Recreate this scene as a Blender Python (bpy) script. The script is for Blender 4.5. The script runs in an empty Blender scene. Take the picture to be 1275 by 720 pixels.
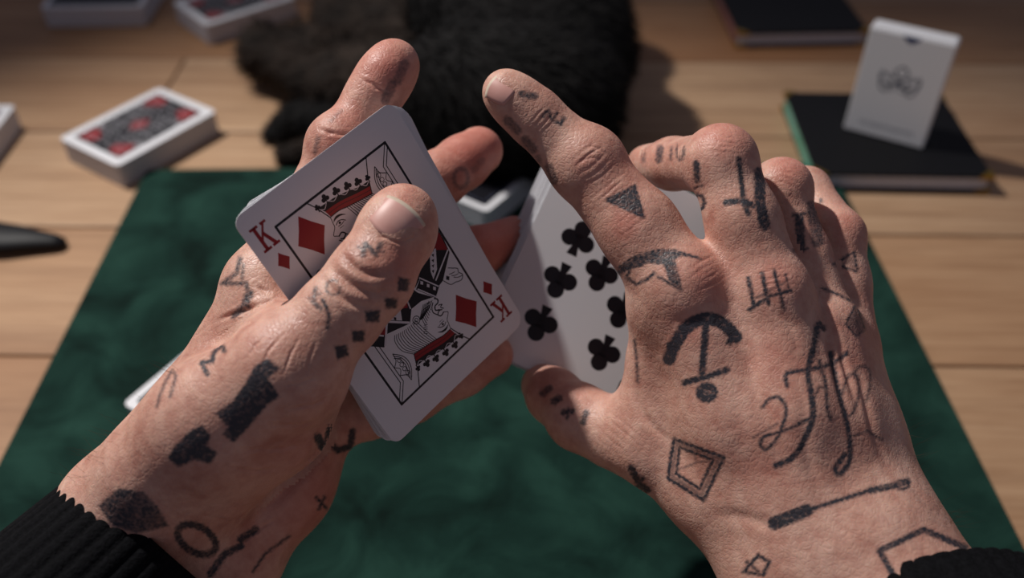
import bpy, bmesh, math, random
import numpy as np
from mathutils import Vector, Matrix
from mathutils.geometry import tessellate_polygon

random.seed(7)
rng = np.random.default_rng(7)
scene = bpy.context.scene
COL = scene.collection

# ------------------------------------------------------------------ camera
FPX, CX, CY = 1150.0, 637.5, 360.0
PITCH = math.radians(41.04)
CAM = np.array([0.0, 0.0, 0.365])
AX_R = np.array([1.0, 0, 0])
AX_U = np.array([0, math.sin(PITCH), math.cos(PITCH)])
AX_F = np.array([0, math.cos(PITCH), -math.sin(PITCH)])

cam_data = bpy.data.cameras.new('camera')
cam = bpy.data.objects.new('camera', cam_data)
COL.objects.link(cam)
cam.location = CAM
cam.rotation_euler = (math.radians(90) - PITCH, 0, 0)
cam_data.sensor_fit = 'HORIZONTAL'
cam_data.sensor_width = 36.0
cam_data.lens = FPX * 36.0 / 1275.0
cam_data.clip_start = 0.01
cam_data.dof.use_dof = True
cam_data.dof.focus_distance = 0.288
cam_data.dof.aperture_fstop = 6.3
scene.camera = cam

# ------------------------------------------------------------------ world, lights, exposure
world = bpy.data.worlds.new('world')
scene.world = world
world.use_nodes = True
bgn = world.node_tree.nodes['Background']
bgn.inputs['Color'].default_value = (0.66, 0.66, 0.84, 1)
bgn.inputs['Strength'].default_value = 0.145

def aim(o, target):
    d = Vector(target) - o.location
    o.rotation_euler = d.to_track_quat('-Z', 'Y').to_euler()

key = bpy.data.lights.new('key_spot_light', 'SPOT')  # unseen spot for sun through a window; its cone dims the far table
key.shadow_soft_size = 0.022
key.spot_size = math.radians(54)
key.spot_blend = 0.9
key.energy = 78.0
key.color = (1.0, 0.955, 0.905)
ko = bpy.data.objects.new('key_spot_light', key)
COL.objects.link(ko)
ko.location = (-0.67, 0.78, 1.19)
aim(ko, (-0.05, 0.27, 0.08))

vs = scene.view_settings
vs.view_transform = 'Standard'
vs.look = 'None'
vs.gamma = 1.0
vs.use_curve_mapping = False
vs.exposure = 0.0

# ------------------------------------------------------------------ helpers
def c2w(p):
    """camera space (x right, y down, z forward, metres) to world"""
    p = np.asarray(p, float)
    return CAM + p[..., 0:1] * AX_R - p[..., 1:2] * AX_U + p[..., 2:3] * AX_F

def cp(px, py, z):
    return np.array([(px - CX) / FPX * z, (py - CY) / FPX * z, z])

def ground(px, py, h=0.0):
    d = c2w(cp(px, py, 1.0)) - CAM
    t = (h - CAM[2]) / d[2]
    return CAM + d * t

def srgb(r, g, b):
    def f(c):
        c /= 255.0
        return c / 12.92 if c <= 0.04045 else ((c + 0.055) / 1.055) ** 2.4
    return (f(r), f(g), f(b), 1.0)

def empty(name, loc=(0, 0, 0)):
    o = bpy.data.objects.new(name, None)
    COL.objects.link(o)
    o.empty_display_size = 0.02
    o.location = loc
    return o

def tag(o, label=None, cat=None, group=None, kind=None):
    if label: o['label'] = label
    if cat: o['category'] = cat
    if group: o['group'] = group
    if kind: o['kind'] = kind
    return o

def mesh_obj(name, verts, faces, mat, parent=None, smooth=False):
    me = bpy.data.meshes.new(name)
    me.from_pydata([tuple(map(float, v)) for v in verts], [], [tuple(map(int, f)) for f in faces])
    me.update()
    if smooth:
        me.polygons.foreach_set('use_smooth', [True] * len(me.polygons))
    if mat: me.materials.append(mat)
    o = bpy.data.objects.new(name, me)
    COL.objects.link(o)
    if parent is not None: o.parent = parent
    return o

def np_mesh(name, V, T, mat, parent=None, smooth=True):
    """fast triangle mesh from arrays"""
    me = bpy.data.meshes.new(name)
    n, m = len(V), len(T)
    me.vertices.add(n)
    me.vertices.foreach_set('co', np.ascontiguousarray(V, dtype=np.float32).ravel())
    me.loops.add(m * 3)
    me.loops.foreach_set('vertex_index', np.ascontiguousarray(T, dtype=np.int32).ravel())
    me.polygons.add(m)
    me.polygons.foreach_set('loop_start', np.arange(0, m * 3, 3, dtype=np.int32))
    me.update(calc_edges=True)
    if smooth:
        me.polygons.foreach_set('use_smooth', np.ones(m, dtype=bool))
    me.validate()
    if mat: me.materials.append(mat)
    o = bpy.data.objects.new(name, me)
    COL.objects.link(o)
    if parent is not None: o.parent = parent
    return o

def bevel_box(sx, sy, sz, r=0.001, seg=2):
    bm = bmesh.new()
    bmesh.ops.create_cube(bm, size=1.0)
    for v in bm.verts:
        v.co = Vector((v.co.x * sx, v.co.y * sy, v.co.z * sz))
    if r > 0:
        bmesh.ops.bevel(bm, geom=list(bm.edges), offset=r, segments=seg, affect='EDGES', profile=0.5)
    return bm

def bm_obj(name, bm, mat, parent=None, smooth=False):
    me = bpy.data.meshes.new(name)
    bm.to_mesh(me); bm.free()
    if smooth:
        me.polygons.foreach_set('use_smooth', [True] * len(me.polygons))
    if mat: me.materials.append(mat)
    o = bpy.data.objects.new(name, me)
    COL.objects.link(o)
    if parent is not None: o.parent = parent
    return o

# ------------------------------------------------------------------ materials
def new_mat(name, color=(0.5, 0.5, 0.5, 1), rough=0.5, spec=0.5, metallic=0.0):
    m = bpy.data.materials.new(name)
    m.use_nodes = True
    b = m.node_tree.nodes['Principled BSDF']
    b.inputs['Base Color'].default_value = color
    b.inputs['Roughness'].default_value = rough
    b.inputs['Specular IOR Level'].default_value = spec
    b.inputs['Metallic'].default_value = metallic
    return m, m.node_tree, b

def N(nt, typ, **kw):
    n = nt.nodes.new(typ)
    for k, v in kw.items():
        if k in n.inputs: n.inputs[k].default_value = v
        else: setattr(n, k, v)
    return n

def noise(nt, vec, scale, detail=4, rough=0.5, dist=0.0):
    n = nt.nodes.new('ShaderNodeTexNoise')
    n.inputs['Scale'].default_value = scale
    n.inputs['Detail'].default_value = detail
    n.inputs['Roughness'].default_value = rough
    n.inputs['Distortion'].default_value = dist
    if vec is not None: nt.links.new(vec, n.inputs['Vector'])
    return n

def ramp(nt, fac, stops):
    r = nt.nodes.new('ShaderNodeValToRGB')
    el = r.color_ramp.elements
    while len(el) < len(stops): el.new(0.5)
    for e, (p, c) in zip(el, stops):
        e.position = p; e.color = c
    nt.links.new(fac, r.inputs['Fac'])
    return r

def mix(nt, fac, a, b, blend='MIX'):
    m = nt.nodes.new('ShaderNodeMix')
    m.data_type = 'RGBA'; m.blend_type = blend
    for sock, val in ((m.inputs[0], fac), (m.inputs[6], a), (m.inputs[7], b)):
        if hasattr(val, 'is_output'): nt.links.new(val, sock)
        else: sock.default_value = val
    return m.outputs[2]

def math_n(nt, op, a, b=None):
    m = nt.nodes.new('ShaderNodeMath'); m.operation = op
    for i, v in enumerate((a, b)):
        if v is None: continue
        if hasattr(v, 'is_output'): nt.links.new(v, m.inputs[i])
        else: m.inputs[i].default_value = v
    return m.outputs[0]

def mapping(nt, scale=(1, 1, 1), rot=(0, 0, 0), coord='Object'):
    tc = nt.nodes.new('ShaderNodeTexCoord')
    mp = nt.nodes.new('ShaderNodeMapping')
    mp.inputs['Scale'].default_value = scale
    mp.inputs['Rotation'].default_value = rot
    nt.links.new(tc.outputs[coord], mp.inputs['Vector'])
    return mp.outputs['Vector']

def bump(nt, b, height, strength, dist, prev=None):
    n = nt.nodes.new('ShaderNodeBump')
    n.inputs['Strength'].default_value = strength
    n.inputs['Distance'].default_value = dist
    nt.links.new(height, n.inputs['Height'])
    if prev is not None: nt.links.new(prev, n.inputs['Normal'])
    nt.links.new(n.outputs['Normal'], b.inputs['Normal'])
    return n.outputs['Normal']

def make_wood():
    m, nt, b = new_mat('pale_plank_wood', rough=0.55, spec=0.3)
    oi = nt.nodes.new('ShaderNodeObjectInfo')
    tc = nt.nodes.new('ShaderNodeTexCoord')
    off = nt.nodes.new('ShaderNodeVectorMath'); off.operation = 'ADD'
    comb = nt.nodes.new('ShaderNodeCombineXYZ')
    for k, s in (('X', 9.0), ('Y', 5.0), ('Z', 3.0)):
        nt.links.new(math_n(nt, 'MULTIPLY', oi.outputs['Random'], s), comb.inputs[k])
    nt.links.new(tc.outputs['Object'], off.inputs[0]); nt.links.new(comb.outputs[0], off.inputs[1])
    mp = nt.nodes.new('ShaderNodeMapping'); mp.inputs['Scale'].default_value = (1.6, 22, 22)
    nt.links.new(off.outputs[0], mp.inputs['Vector'])
    n1 = noise(nt, mp.outputs[0], 1.6, 6, 0.6, 1.2)
    n2 = noise(nt, mp.outputs[0], 12, 5, 0.6, 0.3)
    mp2 = nt.nodes.new('ShaderNodeMapping'); mp2.inputs['Scale'].default_value = (2.5, 7, 7)
    nt.links.new(off.outputs[0], mp2.inputs['Vector'])
    n3 = noise(nt, mp2.outputs[0], 1.2, 2, 0.5)
    r1 = ramp(nt, n1.outputs['Fac'], [(0.28, srgb(148, 120, 98)), (0.5, srgb(184, 154, 128)), (0.72, srgb(200, 174, 150))])
    c = mix(nt, 0.35, r1.outputs['Color'], ramp(nt, n2.outputs['Fac'], [(0.3, srgb(140, 110, 88)), (0.65, srgb(204, 178, 154))]).outputs['Color'])
    c = mix(nt, math_n(nt, 'MULTIPLY', ramp(nt, n3.outputs['Fac'], [(0.45, (0, 0, 0, 1)), (0.75, (1, 1, 1, 1))]).outputs['Color'], 0.5), c, srgb(150, 108, 78))
    tint = ramp(nt, oi.outputs['Random'], [(0.0, srgb(228, 205, 180)), (0.5, srgb(255, 246, 232)), (1.0, srgb(222, 206, 190))])
    c = mix(nt, 1.0, c, tint.outputs['Color'], 'MULTIPLY')
    nt.links.new(c, b.inputs['Base Color'])
    bump(nt, b, n2.outputs['Fac'], 0.25, 0.0006)
    return m

def make_velvet():
    m, nt, b = new_mat('green_velvet', rough=0.95, spec=0.1)
    v = mapping(nt)
    n1 = noise(nt, v, 26, 4, 0.55, 0.6)
    n2 = noise(nt, v, 900, 2)
    n3 = noise(nt, v, 9, 3, 0.5, 0.4)
    s = math_n(nt, 'ADD', math_n(nt, 'MULTIPLY', n1.outputs['Fac'], 0.6), math_n(nt, 'MULTIPLY', n3.outputs['Fac'], 0.4))
    r = ramp(nt, s, [(0.36, srgb(12, 28, 24)), (0.47, srgb(22, 46, 40)), (0.62, srgb(36, 66, 57))])
    nt.links.new(r.outputs['Color'], b.inputs['Base Color'])
    b.inputs['Sheen Weight'].default_value = 0.25
    b.inputs['Sheen Roughness'].default_value = 0.4
    b.inputs['Sheen Tint'].default_value = srgb(90, 150, 125)
    h = math_n(nt, 'ADD', math_n(nt, 'MULTIPLY', n1.outputs['Fac'], 1.0), math_n(nt, 'MULTIPLY', n2.outputs['Fac'], 0.15))
    bump(nt, b, h, 0.6, 0.004)
    return m

def make_skin(name='skin', ink_attr='ink', red_attr='red'):
    m, nt, b = new_mat(name, rough=0.46, spec=0.45)
    v = mapping(nt)
    n1 = noise(nt, v, 55, 4, 0.6, 0.4)
    n2 = noise(nt, v, 260, 3, 0.6)
    n3 = noise(nt, v, 900, 2, 0.5)
    base = ramp(nt, n1.outputs['Fac'], [(0.3, srgb(180, 124, 108)), (0.5, srgb(206, 156, 138)), (0.7, srgb(222, 180, 162))])
    c = mix(nt, 0.30, base.outputs['Color'], ramp(nt, n2.outputs['Fac'], [(0.32, srgb(168, 108, 95)), (0.68, srgb(226, 186, 166))]).outputs['Color'])
    at = nt.nodes.new('ShaderNodeAttribute'); at.attribute_name = red_attr
    c = mix(nt, math_n(nt, 'MULTIPLY', at.outputs['Fac'], 0.75), c, srgb(196, 98, 84))
    ai = nt.nodes.new('ShaderNodeAttribute'); ai.attribute_name = ink_attr
    ink = math_n(nt, 'MULTIPLY', ai.outputs['Fac'], math_n(nt, 'ADD', math_n(nt, 'MULTIPLY', n3.outputs['Fac'], 1.0), 0.42))
    ink = math_n(nt, 'MULTIPLY', ink, math_n(nt, 'ADD', math_n(nt, 'MULTIPLY', n2.outputs['Fac'], 0.6), 0.82))
    ink = math_n(nt, 'MINIMUM', ink, 0.95)
    c = mix(nt, ink, c, srgb(22, 37, 50))
    nt.links.new(c, b.inputs['Base Color'])
    b.inputs['Subsurface Weight'].default_value = 0.18
    b.inputs['Subsurface Radius'].default_value = (0.0045, 0.0016, 0.0008)
    b.inputs['Subsurface Scale'].default_value = 1.0
    vo = nt.nodes.new('ShaderNodeTexVoronoi'); vo.feature = 'DISTANCE_TO_EDGE'
    vo.inputs['Scale'].default_value = 640
    wv = nt.nodes.new('ShaderNodeVectorMath'); wv.operation = 'ADD'
    wn = noise(nt, v, 120, 2); wsc = nt.nodes.new('ShaderNodeVectorMath'); wsc.operation = 'SCALE'
    wsc.inputs['Scale'].default_value = 0.006
    nt.links.new(wn.outputs['Color'], wsc.inputs[0]); nt.links.new(v, wv.inputs[0]); nt.links.new(wsc.outputs[0], wv.inputs[1])
    nt.links.new(wv.outputs[0], vo.inputs['Vector'])
    vr = ramp(nt, vo.outputs['Distance'], [(0.0, (0, 0, 0, 1)), (0.18, (1, 1, 1, 1))])
    p = bump(nt, b, vr.outputs['Color'], 0.19, 0.0004)
    p = bump(nt, b, n2.outputs['Fac'], 0.30, 0.0010, p)
    nt.links.new(ramp(nt, n2.outputs['Fac'], [(0.3, (0.40, 0.40, 0.40, 1)), (0.7, (0.58, 0.58, 0.58, 1))]).outputs['Color'], b.inputs['Roughness'])
    return m

def make_cardstock(name, col, rough=0.42):
    m, nt, b = new_mat(name, col, rough, 0.4)
    v = mapping(nt)
    n = noise(nt, v, 1400, 2)
    bump(nt, b, n.outputs['Fac'], 0.06, 0.0002)
    return m

def make_noisy(name, c1, c2, scale, rough=0.6, spec=0.4, bs=0.2, bd=0.0005, metallic=0.0):
    m, nt, b = new_mat(name, c1, rough, spec, metallic)
    v = mapping(nt)
    n = noise(nt, v, scale, 4, 0.6)
    nt.links.new(ramp(nt, n.outputs['Fac'], [(0.35, c1), (0.65, c2)]).outputs['Color'], b.inputs['Base Color'])
    if bs: bump(nt, b, n.outputs['Fac'], bs, bd)
    return m

M_WOOD = make_wood()
M_VELVET = make_velvet()
M_SKIN = make_skin()
M_CARD = make_cardstock('card_white', srgb(226, 226, 230))
M_BLACKINK = make_cardstock('black_print', srgb(14, 13, 22), 0.4)
M_REDINK = make_cardstock('red_print', srgb(142, 22, 30), 0.4)
M_FIGWHITE = make_cardstock('white_print', srgb(216, 214, 220), 0.4)
M_BLUEINK = make_cardstock('blue_print', srgb(52, 62, 104), 0.4)
M_GREYINK = make_cardstock('grey_print', srgb(72, 80, 102), 0.4)
M_NAIL = make_noisy('fingernail', srgb(206, 152, 142), srgb(216, 168, 158), 120, 0.42, 0.35, 0.05, 0.0002)
M_NAILTIP = make_noisy('nail_edge', srgb(206, 186, 166), srgb(216, 200, 182), 200, 0.5, 0.3, 0.05, 0.0002)
M_KNIT = make_noisy('black_knit', srgb(10, 10, 12), srgb(20, 20, 23), 900, 0.95, 0.1, 0.6, 0.0008)
M_LEATHER = make_noisy('black_leather', srgb(8, 8, 11), srgb(13, 13, 17), 500, 0.62, 0.25, 0.25, 0.0004)
M_GOLD = make_noisy('brass_corner', srgb(150, 118, 40), srgb(178, 146, 64), 200, 0.35, 0.5, 0.05, 0.0002, 0.9)
M_FOIL = make_noisy('green_foil_edge', srgb(60, 150, 110), srgb(120, 190, 180), 30, 0.35, 0.5, 0.02, 0.0002, 0.2)
M_PINKFOIL = make_noisy('pink_foil_edge', srgb(150, 96, 96), srgb(170, 130, 130), 30, 0.35, 0.5, 0.02, 0.0002, 0.2)
M_PAGES = make_noisy('page_edges', srgb(188, 192, 204), srgb(214, 216, 224), 700, 0.6, 0.3, 0.2, 0.0003)
M_DARKPLASTIC = make_noisy('matte_black', srgb(10, 10, 14), srgb(15, 15, 20), 300, 0.55, 0.3, 0.1, 0.0003)
M_FURB = make_noisy('black_fur', srgb(9, 8, 9), srgb(20, 18, 18), 60, 0.8, 0.2, 0.3, 0.001)
M_FURD = make_noisy('brown_fur', srgb(30, 24, 21), srgb(54, 44, 38), 50, 0.8, 0.2, 0.3, 0.001)
M_HAIR = make_noisy('body_hair', srgb(74, 58, 46), srgb(96, 76, 60), 50, 0.6, 0.3, 0.0, 0.001)

# ------------------------------------------------------------------ table of planks
TABLE_ROT = math.radians(-0.9)
table = empty('table', (0, 0.45, 0))
table.rotation_euler = (0, 0, TABLE_ROT)
tag(table, 'pale wooden plank table top under the mat', 'table')
plank_w, gap = 0.118, 0.0016
seam0 = 0.713 - 0.45
row = 0
y = seam0 + 3 * plank_w
joints = [0.35, -0.55, 0.62, -0.28, 0.47, -0.62, 0.2, 0.7]
while y > -0.55:
    y0, y1 = y - plank_w + gap / 2, y - gap / 2
    xs = [-1.15, joints[row % len(joints)], 1.15]
    for a, b_ in zip(xs[:-1], xs[1:]):
        bm = bevel_box(b_ - a - gap, y1 - y0, 0.024, 0.0014, 2)
        o = bm_obj('plank', bm, M_WOOD, table)
        o.location = ((a + b_) / 2, (y0 + y1) / 2, -0.012 - 0.0002 * ((row * 7) % 3))
    y -= plank_w
    row += 1

# ------------------------------------------------------------------ mat
MAT_H = 0.003
def rounded_rect(w, h, r, seg=6):
    pts = []
    for cx_, cy_, a0 in ((w / 2 - r, h / 2 - r, 0), (-w / 2 + r, h / 2 - r, 90), (-w / 2 + r, -h / 2 + r, 180), (w / 2 - r, -h / 2 + r, 270)):
        for i in range(seg + 1):
            a = math.radians(a0 + 90 * i / seg)
            pts.append((cx_ + r * math.cos(a), cy_ + r * math.sin(a)))
    return pts

def prism(pts, z0, z1):
    n = len(pts)
    V = [(x, y, z0) for x, y in pts] + [(x, y, z1) for x, y in pts]
    F = [tuple(range(n - 1, -1, -1)), tuple(range(n, 2 * n))]
    F += [(i, (i + 1) % n, n + (i + 1) % n, n + i) for i in range(n)]
    return V, F

mfl, mfr = ground(185, 207, MAT_H), ground(1036, 207, MAT_H)
mw = float(np.linalg.norm(mfr - mfl))
mlen = 0.36
mdir = math.atan2(mfr[1] - mfl[1], mfr[0] - mfl[0])
mlx = ground(0, 600, MAT_H) - mfl
mat_yaw = math.atan2(mlx[0], -mlx[1])
mc = (mfl + mfr) / 2
mat_o = empty('close_up_mat', (mc[0], mc[1], 0))
mat_o.rotation_euler = (0, 0, mat_yaw * 0.5 + mdir * 0.5)
tag(mat_o, 'dark green velvet card mat lying on the planks', 'mat')
V, F = prism([(x, y - mlen / 2) for x, y in rounded_rect(mw, mlen, 0.006)], 0.0008, MAT_H)
mesh_obj('velvet_top', V, F, M_VELVET, mat_o)
V, F = prism([(x, y - mlen / 2) for x, y in rounded_rect(mw - 0.0015, mlen - 0.0015, 0.006)], 0.0, 0.0009)
mesh_obj('rubber_base', V, F, M_DARKPLASTIC, mat_o)

# ------------------------------------------------------------------ flat print helper
class Print:
    """flat printed shapes in millimetres on a plane, lifted by layers of 0.015 mm"""
    def __init__(self):
        self.V, self.F = [], []
    def poly(self, pts, layer=0):
        tri = tessellate_polygon([[Vector((x, y, 0)) for x, y in pts]])
        o = len(self.V)
        z = (0.012 + 0.015 * layer) / 1000
        area = sum(pts[i][0] * pts[(i + 1) % len(pts)][1] - pts[(i + 1) % len(pts)][0] * pts[i][1] for i in range(len(pts)))
        self.V += [(x / 1000, y / 1000, z) for x, y in pts]
        for t in tri:
            a, b, c = (self.V[o + i] for i in t)
            s = (b[0] - a[0]) * (c[1] - a[1]) - (c[0] - a[0]) * (b[1] - a[1])
            self.F.append(tuple(o + i for i in (t if s > 0 else t[::-1])))
    def line(self, pts, w, layer=0, closed=False):
        P = [np.array(p, float) for p in pts]
        if closed: P = P + [P[0]]
        for i in range(len(P) - 1):
            a, b = P[i], P[i + 1]
            d = b - a; L = np.linalg.norm(d)
            if L < 1e-6: continue
            d /= L; n = np.array([-d[1], d[0]]) * w / 2
            e = d * w * 0.3
            self.poly([tuple(a - e - n), tuple(b + e - n), tuple(b + e + n), tuple(a - e + n)], layer)
    def disc(self, x, y, r, layer=0, n=20, rx=None):
        rx = rx or r
        self.poly([(x + rx * math.cos(2 * math.pi * i / n), y + r * math.sin(2 * math.pi * i / n)) for i in range(n)], layer)
    def ring(self, x, y, r, w, layer=0, a0=0, a1=360, n=20, ry=None):
        ry = ry or r
        self.line([(x + r * math.cos(math.radians(a0 + (a1 - a0) * i / n)), y + ry * math.sin(math.radians(a0 + (a1 - a0) * i / n))) for i in range(n + 1)], w, layer)
    def mirrored(self):
        q = Print(); q.F = list(self.F); q.V = [(-x, -y, z) for x, y, z in self.V]
        return q
    def add(self, q):
        o = len(self.V); self.V += q.V; self.F += [tuple(i + o for i in f) for f in q.F]
    def obj(self, name, mat, parent, z0):
        o = mesh_obj(name, self.V, self.F, mat, parent)
        o.location = (0, 0, z0)
        return o

def smooth_pts(pts, n=6, closed=False):
    P = [np.array(p, float) for p in pts]
    out = []
    m = len(P)
    rngi = range(m if closed else m - 1)
    for i in rngi:
        p0 = P[(i - 1) % m] if (closed or i > 0) else P[0]
        p1 = P[i]; p2 = P[(i + 1) % m]
        p3 = P[(i + 2) % m] if (closed or i + 2 < m) else P[-1]
        for k in range(n):
            t = k / n
            out.append(tuple(0.5 * (2 * p1 + (p2 - p0) * t + (2 * p0 - 5 * p1 + 4 * p2 - p3) * t * t + (-p0 + 3 * p1 - 3 * p2 + p3) * t ** 3)))
    if not closed: out.append(tuple(P[-1]))
    return out

CARD_W, CARD_H, CARD_T = 0.063, 0.088, 0.00024
cv, cf = prism(rounded_rect(CARD_W, CARD_H, 0.0035, 6), -CARD_T / 2, CARD_T / 2)
CARD_ME = bpy.data.meshes.new('playing_card')
CARD_ME.from_pydata(cv, [], cf); CARD_ME.update(); CARD_ME.materials.append(M_CARD)

def card_matrix(R, t):
    """R columns: card x, card down, into the scene (camera image axes); t camera space"""
    Rm = np.array(R)
    X = Rm[:, 0]; Y = -Rm[:, 1]; Z = -Rm[:, 2]
    def d(v): return v[0] * AX_R - v[1] * AX_U + v[2] * AX_F
    m = Matrix.Identity(4)
    for j, v in enumerate((d(X), d(Y), d(Z))):
        for i in range(3): m[i][j] = v[i]
    w = c2w(np.array(t))
    for i in range(3): m[i][3] = w[i]
    return m

K_R = [[0.6545, 0.468, -0.5937], [-0.6212, 0.7806, -0.0694], [0.431, 0.4142, 0.8017]]
K_T = [-0.0372, -0.0042, 0.2894]
N_R = [[-0.899, 0.4162, -0.1366], [-0.4266, -0.9026, 0.0579], [-0.0992, 0.1104, 0.9889]]
N_T = [0.0336, -0.0055, 0.3512]
def ortho(R):
    u, s, v = np.linalg.svd(np.array(R)); return u @ v
K_M = card_matrix(ortho(K_R), K_T)
N_M = card_matrix(ortho(N_R), N_T)

def packet(M, count, drift, rot_total, pivot, label, group, step=0.00034):
    for i in range(1, count):
        f = i / (count - 1)
        o = bpy.data.objects.new('playing_card', CARD_ME)
        COL.objects.link(o)
        j = (random.uniform(-1, 1) * 0.00045, random.uniform(-1, 1) * 0.0004)
        cl = (i - 1) // 5          # small clumps with a sliver of air between them
        off = (0.0, 0.0007, -0.0004, 0.0003, -0.0007, 0.0005, -0.0002)[cl % 7]
        T = Matrix.Translation((drift[0] * f + j[0] + off, drift[1] * f + j[1], -i * step - 0.00045 * cl))
        Pv = Matrix.Translation((pivot[0], pivot[1], 0))
        o.matrix_world = M @ T @ Pv @ Matrix.Rotation(rot_total * f + random.uniform(-1, 1) * 0.003, 4, 'Z') @ Pv.inverted()
        tag(o, label, 'playing card', group)

# --- king of diamonds
king = bpy.data.objects.new('playing_card', CARD_ME)
COL.objects.link(king)
king.matrix_world = K_M
tag(king, 'king of diamonds card facing up under the thumb', 'playing card', 'cards held in the hands')
Z0 = CARD_T / 2

def diamond(cx_, cy_, hw, hh, bow=0.04):
    c = [(cx_, cy_ + hh), (cx_ + hw, cy_), (cx_, cy_ - hh), (cx_ - hw, cy_)]
    out = []
    for i in range(4):
        a, b_ = c[i], c[(i + 1) % 4]
        mx, my = (a[0] + b_[0]) / 2, (a[1] + b_[1]) / 2
        out += [a, (mx + (cx_ - mx) * bow, my + (cy_ - my) * bow)]
    return out

def letter_K(P, cx_, cy_, s=1.0, layer=0):
    # slab-serif K about 5.4 wide, 8.2 high
    def T(pts): return [(cx_ + x * s, cy_ + y * s) for x, y in pts]
    P.poly(T([(-2.0, -4.1), (-0.9, -4.1), (-0.9, 4.1), (-2.0, 4.1)]), layer)
    P.poly(T([(-2.9, 3.3), (0.0, 3.3), (0.0, 4.1), (-2.9, 4.1)]), layer)
    P.poly(T([(-2.9, -4.1), (0.0, -4.1), (0.0, -3.3), (-2.9, -3.3)]), layer)
    P.poly(T([(-0.9, -0.9), (-0.9, 0.3), (1.5, 3.6), (2.3, 3.6)]), layer)
    P.poly(T([(-0.2, 0.5), (0.6, 1.3), (2.5, -3.6), (1.3, -3.6)]), layer)
    P.poly(T([(0.9, 3.3), (3.0, 3.3), (3.0, 4.1), (0.9, 4.1)]), layer)
    P.poly(T([(0.6, -4.1), (3.1, -4.1), (3.1, -3.3), (0.6, -3.3)]), layer)

for flip in (False, True):
    for nm, fn in (('index_letter', lambda P: letter_K(P, -26.3, 34.8, 0.98)),
                   ('pip', lambda P: P.poly(diamond(-25.9, 25.6, 2.2, 3.0))),
                   ('pip', lambda P: P.poly(diamond(-14.6, 26.4, 5.2, 7.0)))):
        P = Print(); fn(P)
        if flip: P = P.mirrored()
        P.obj(nm, M_REDINK, king, Z0)
P = Print()
P.line([(-22, 35), (22, 35), (22, -35), (-22, -35)], 0.75, 0, closed=True)
P.obj('frame_line', M_BLACKINK, king, Z0)

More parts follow.
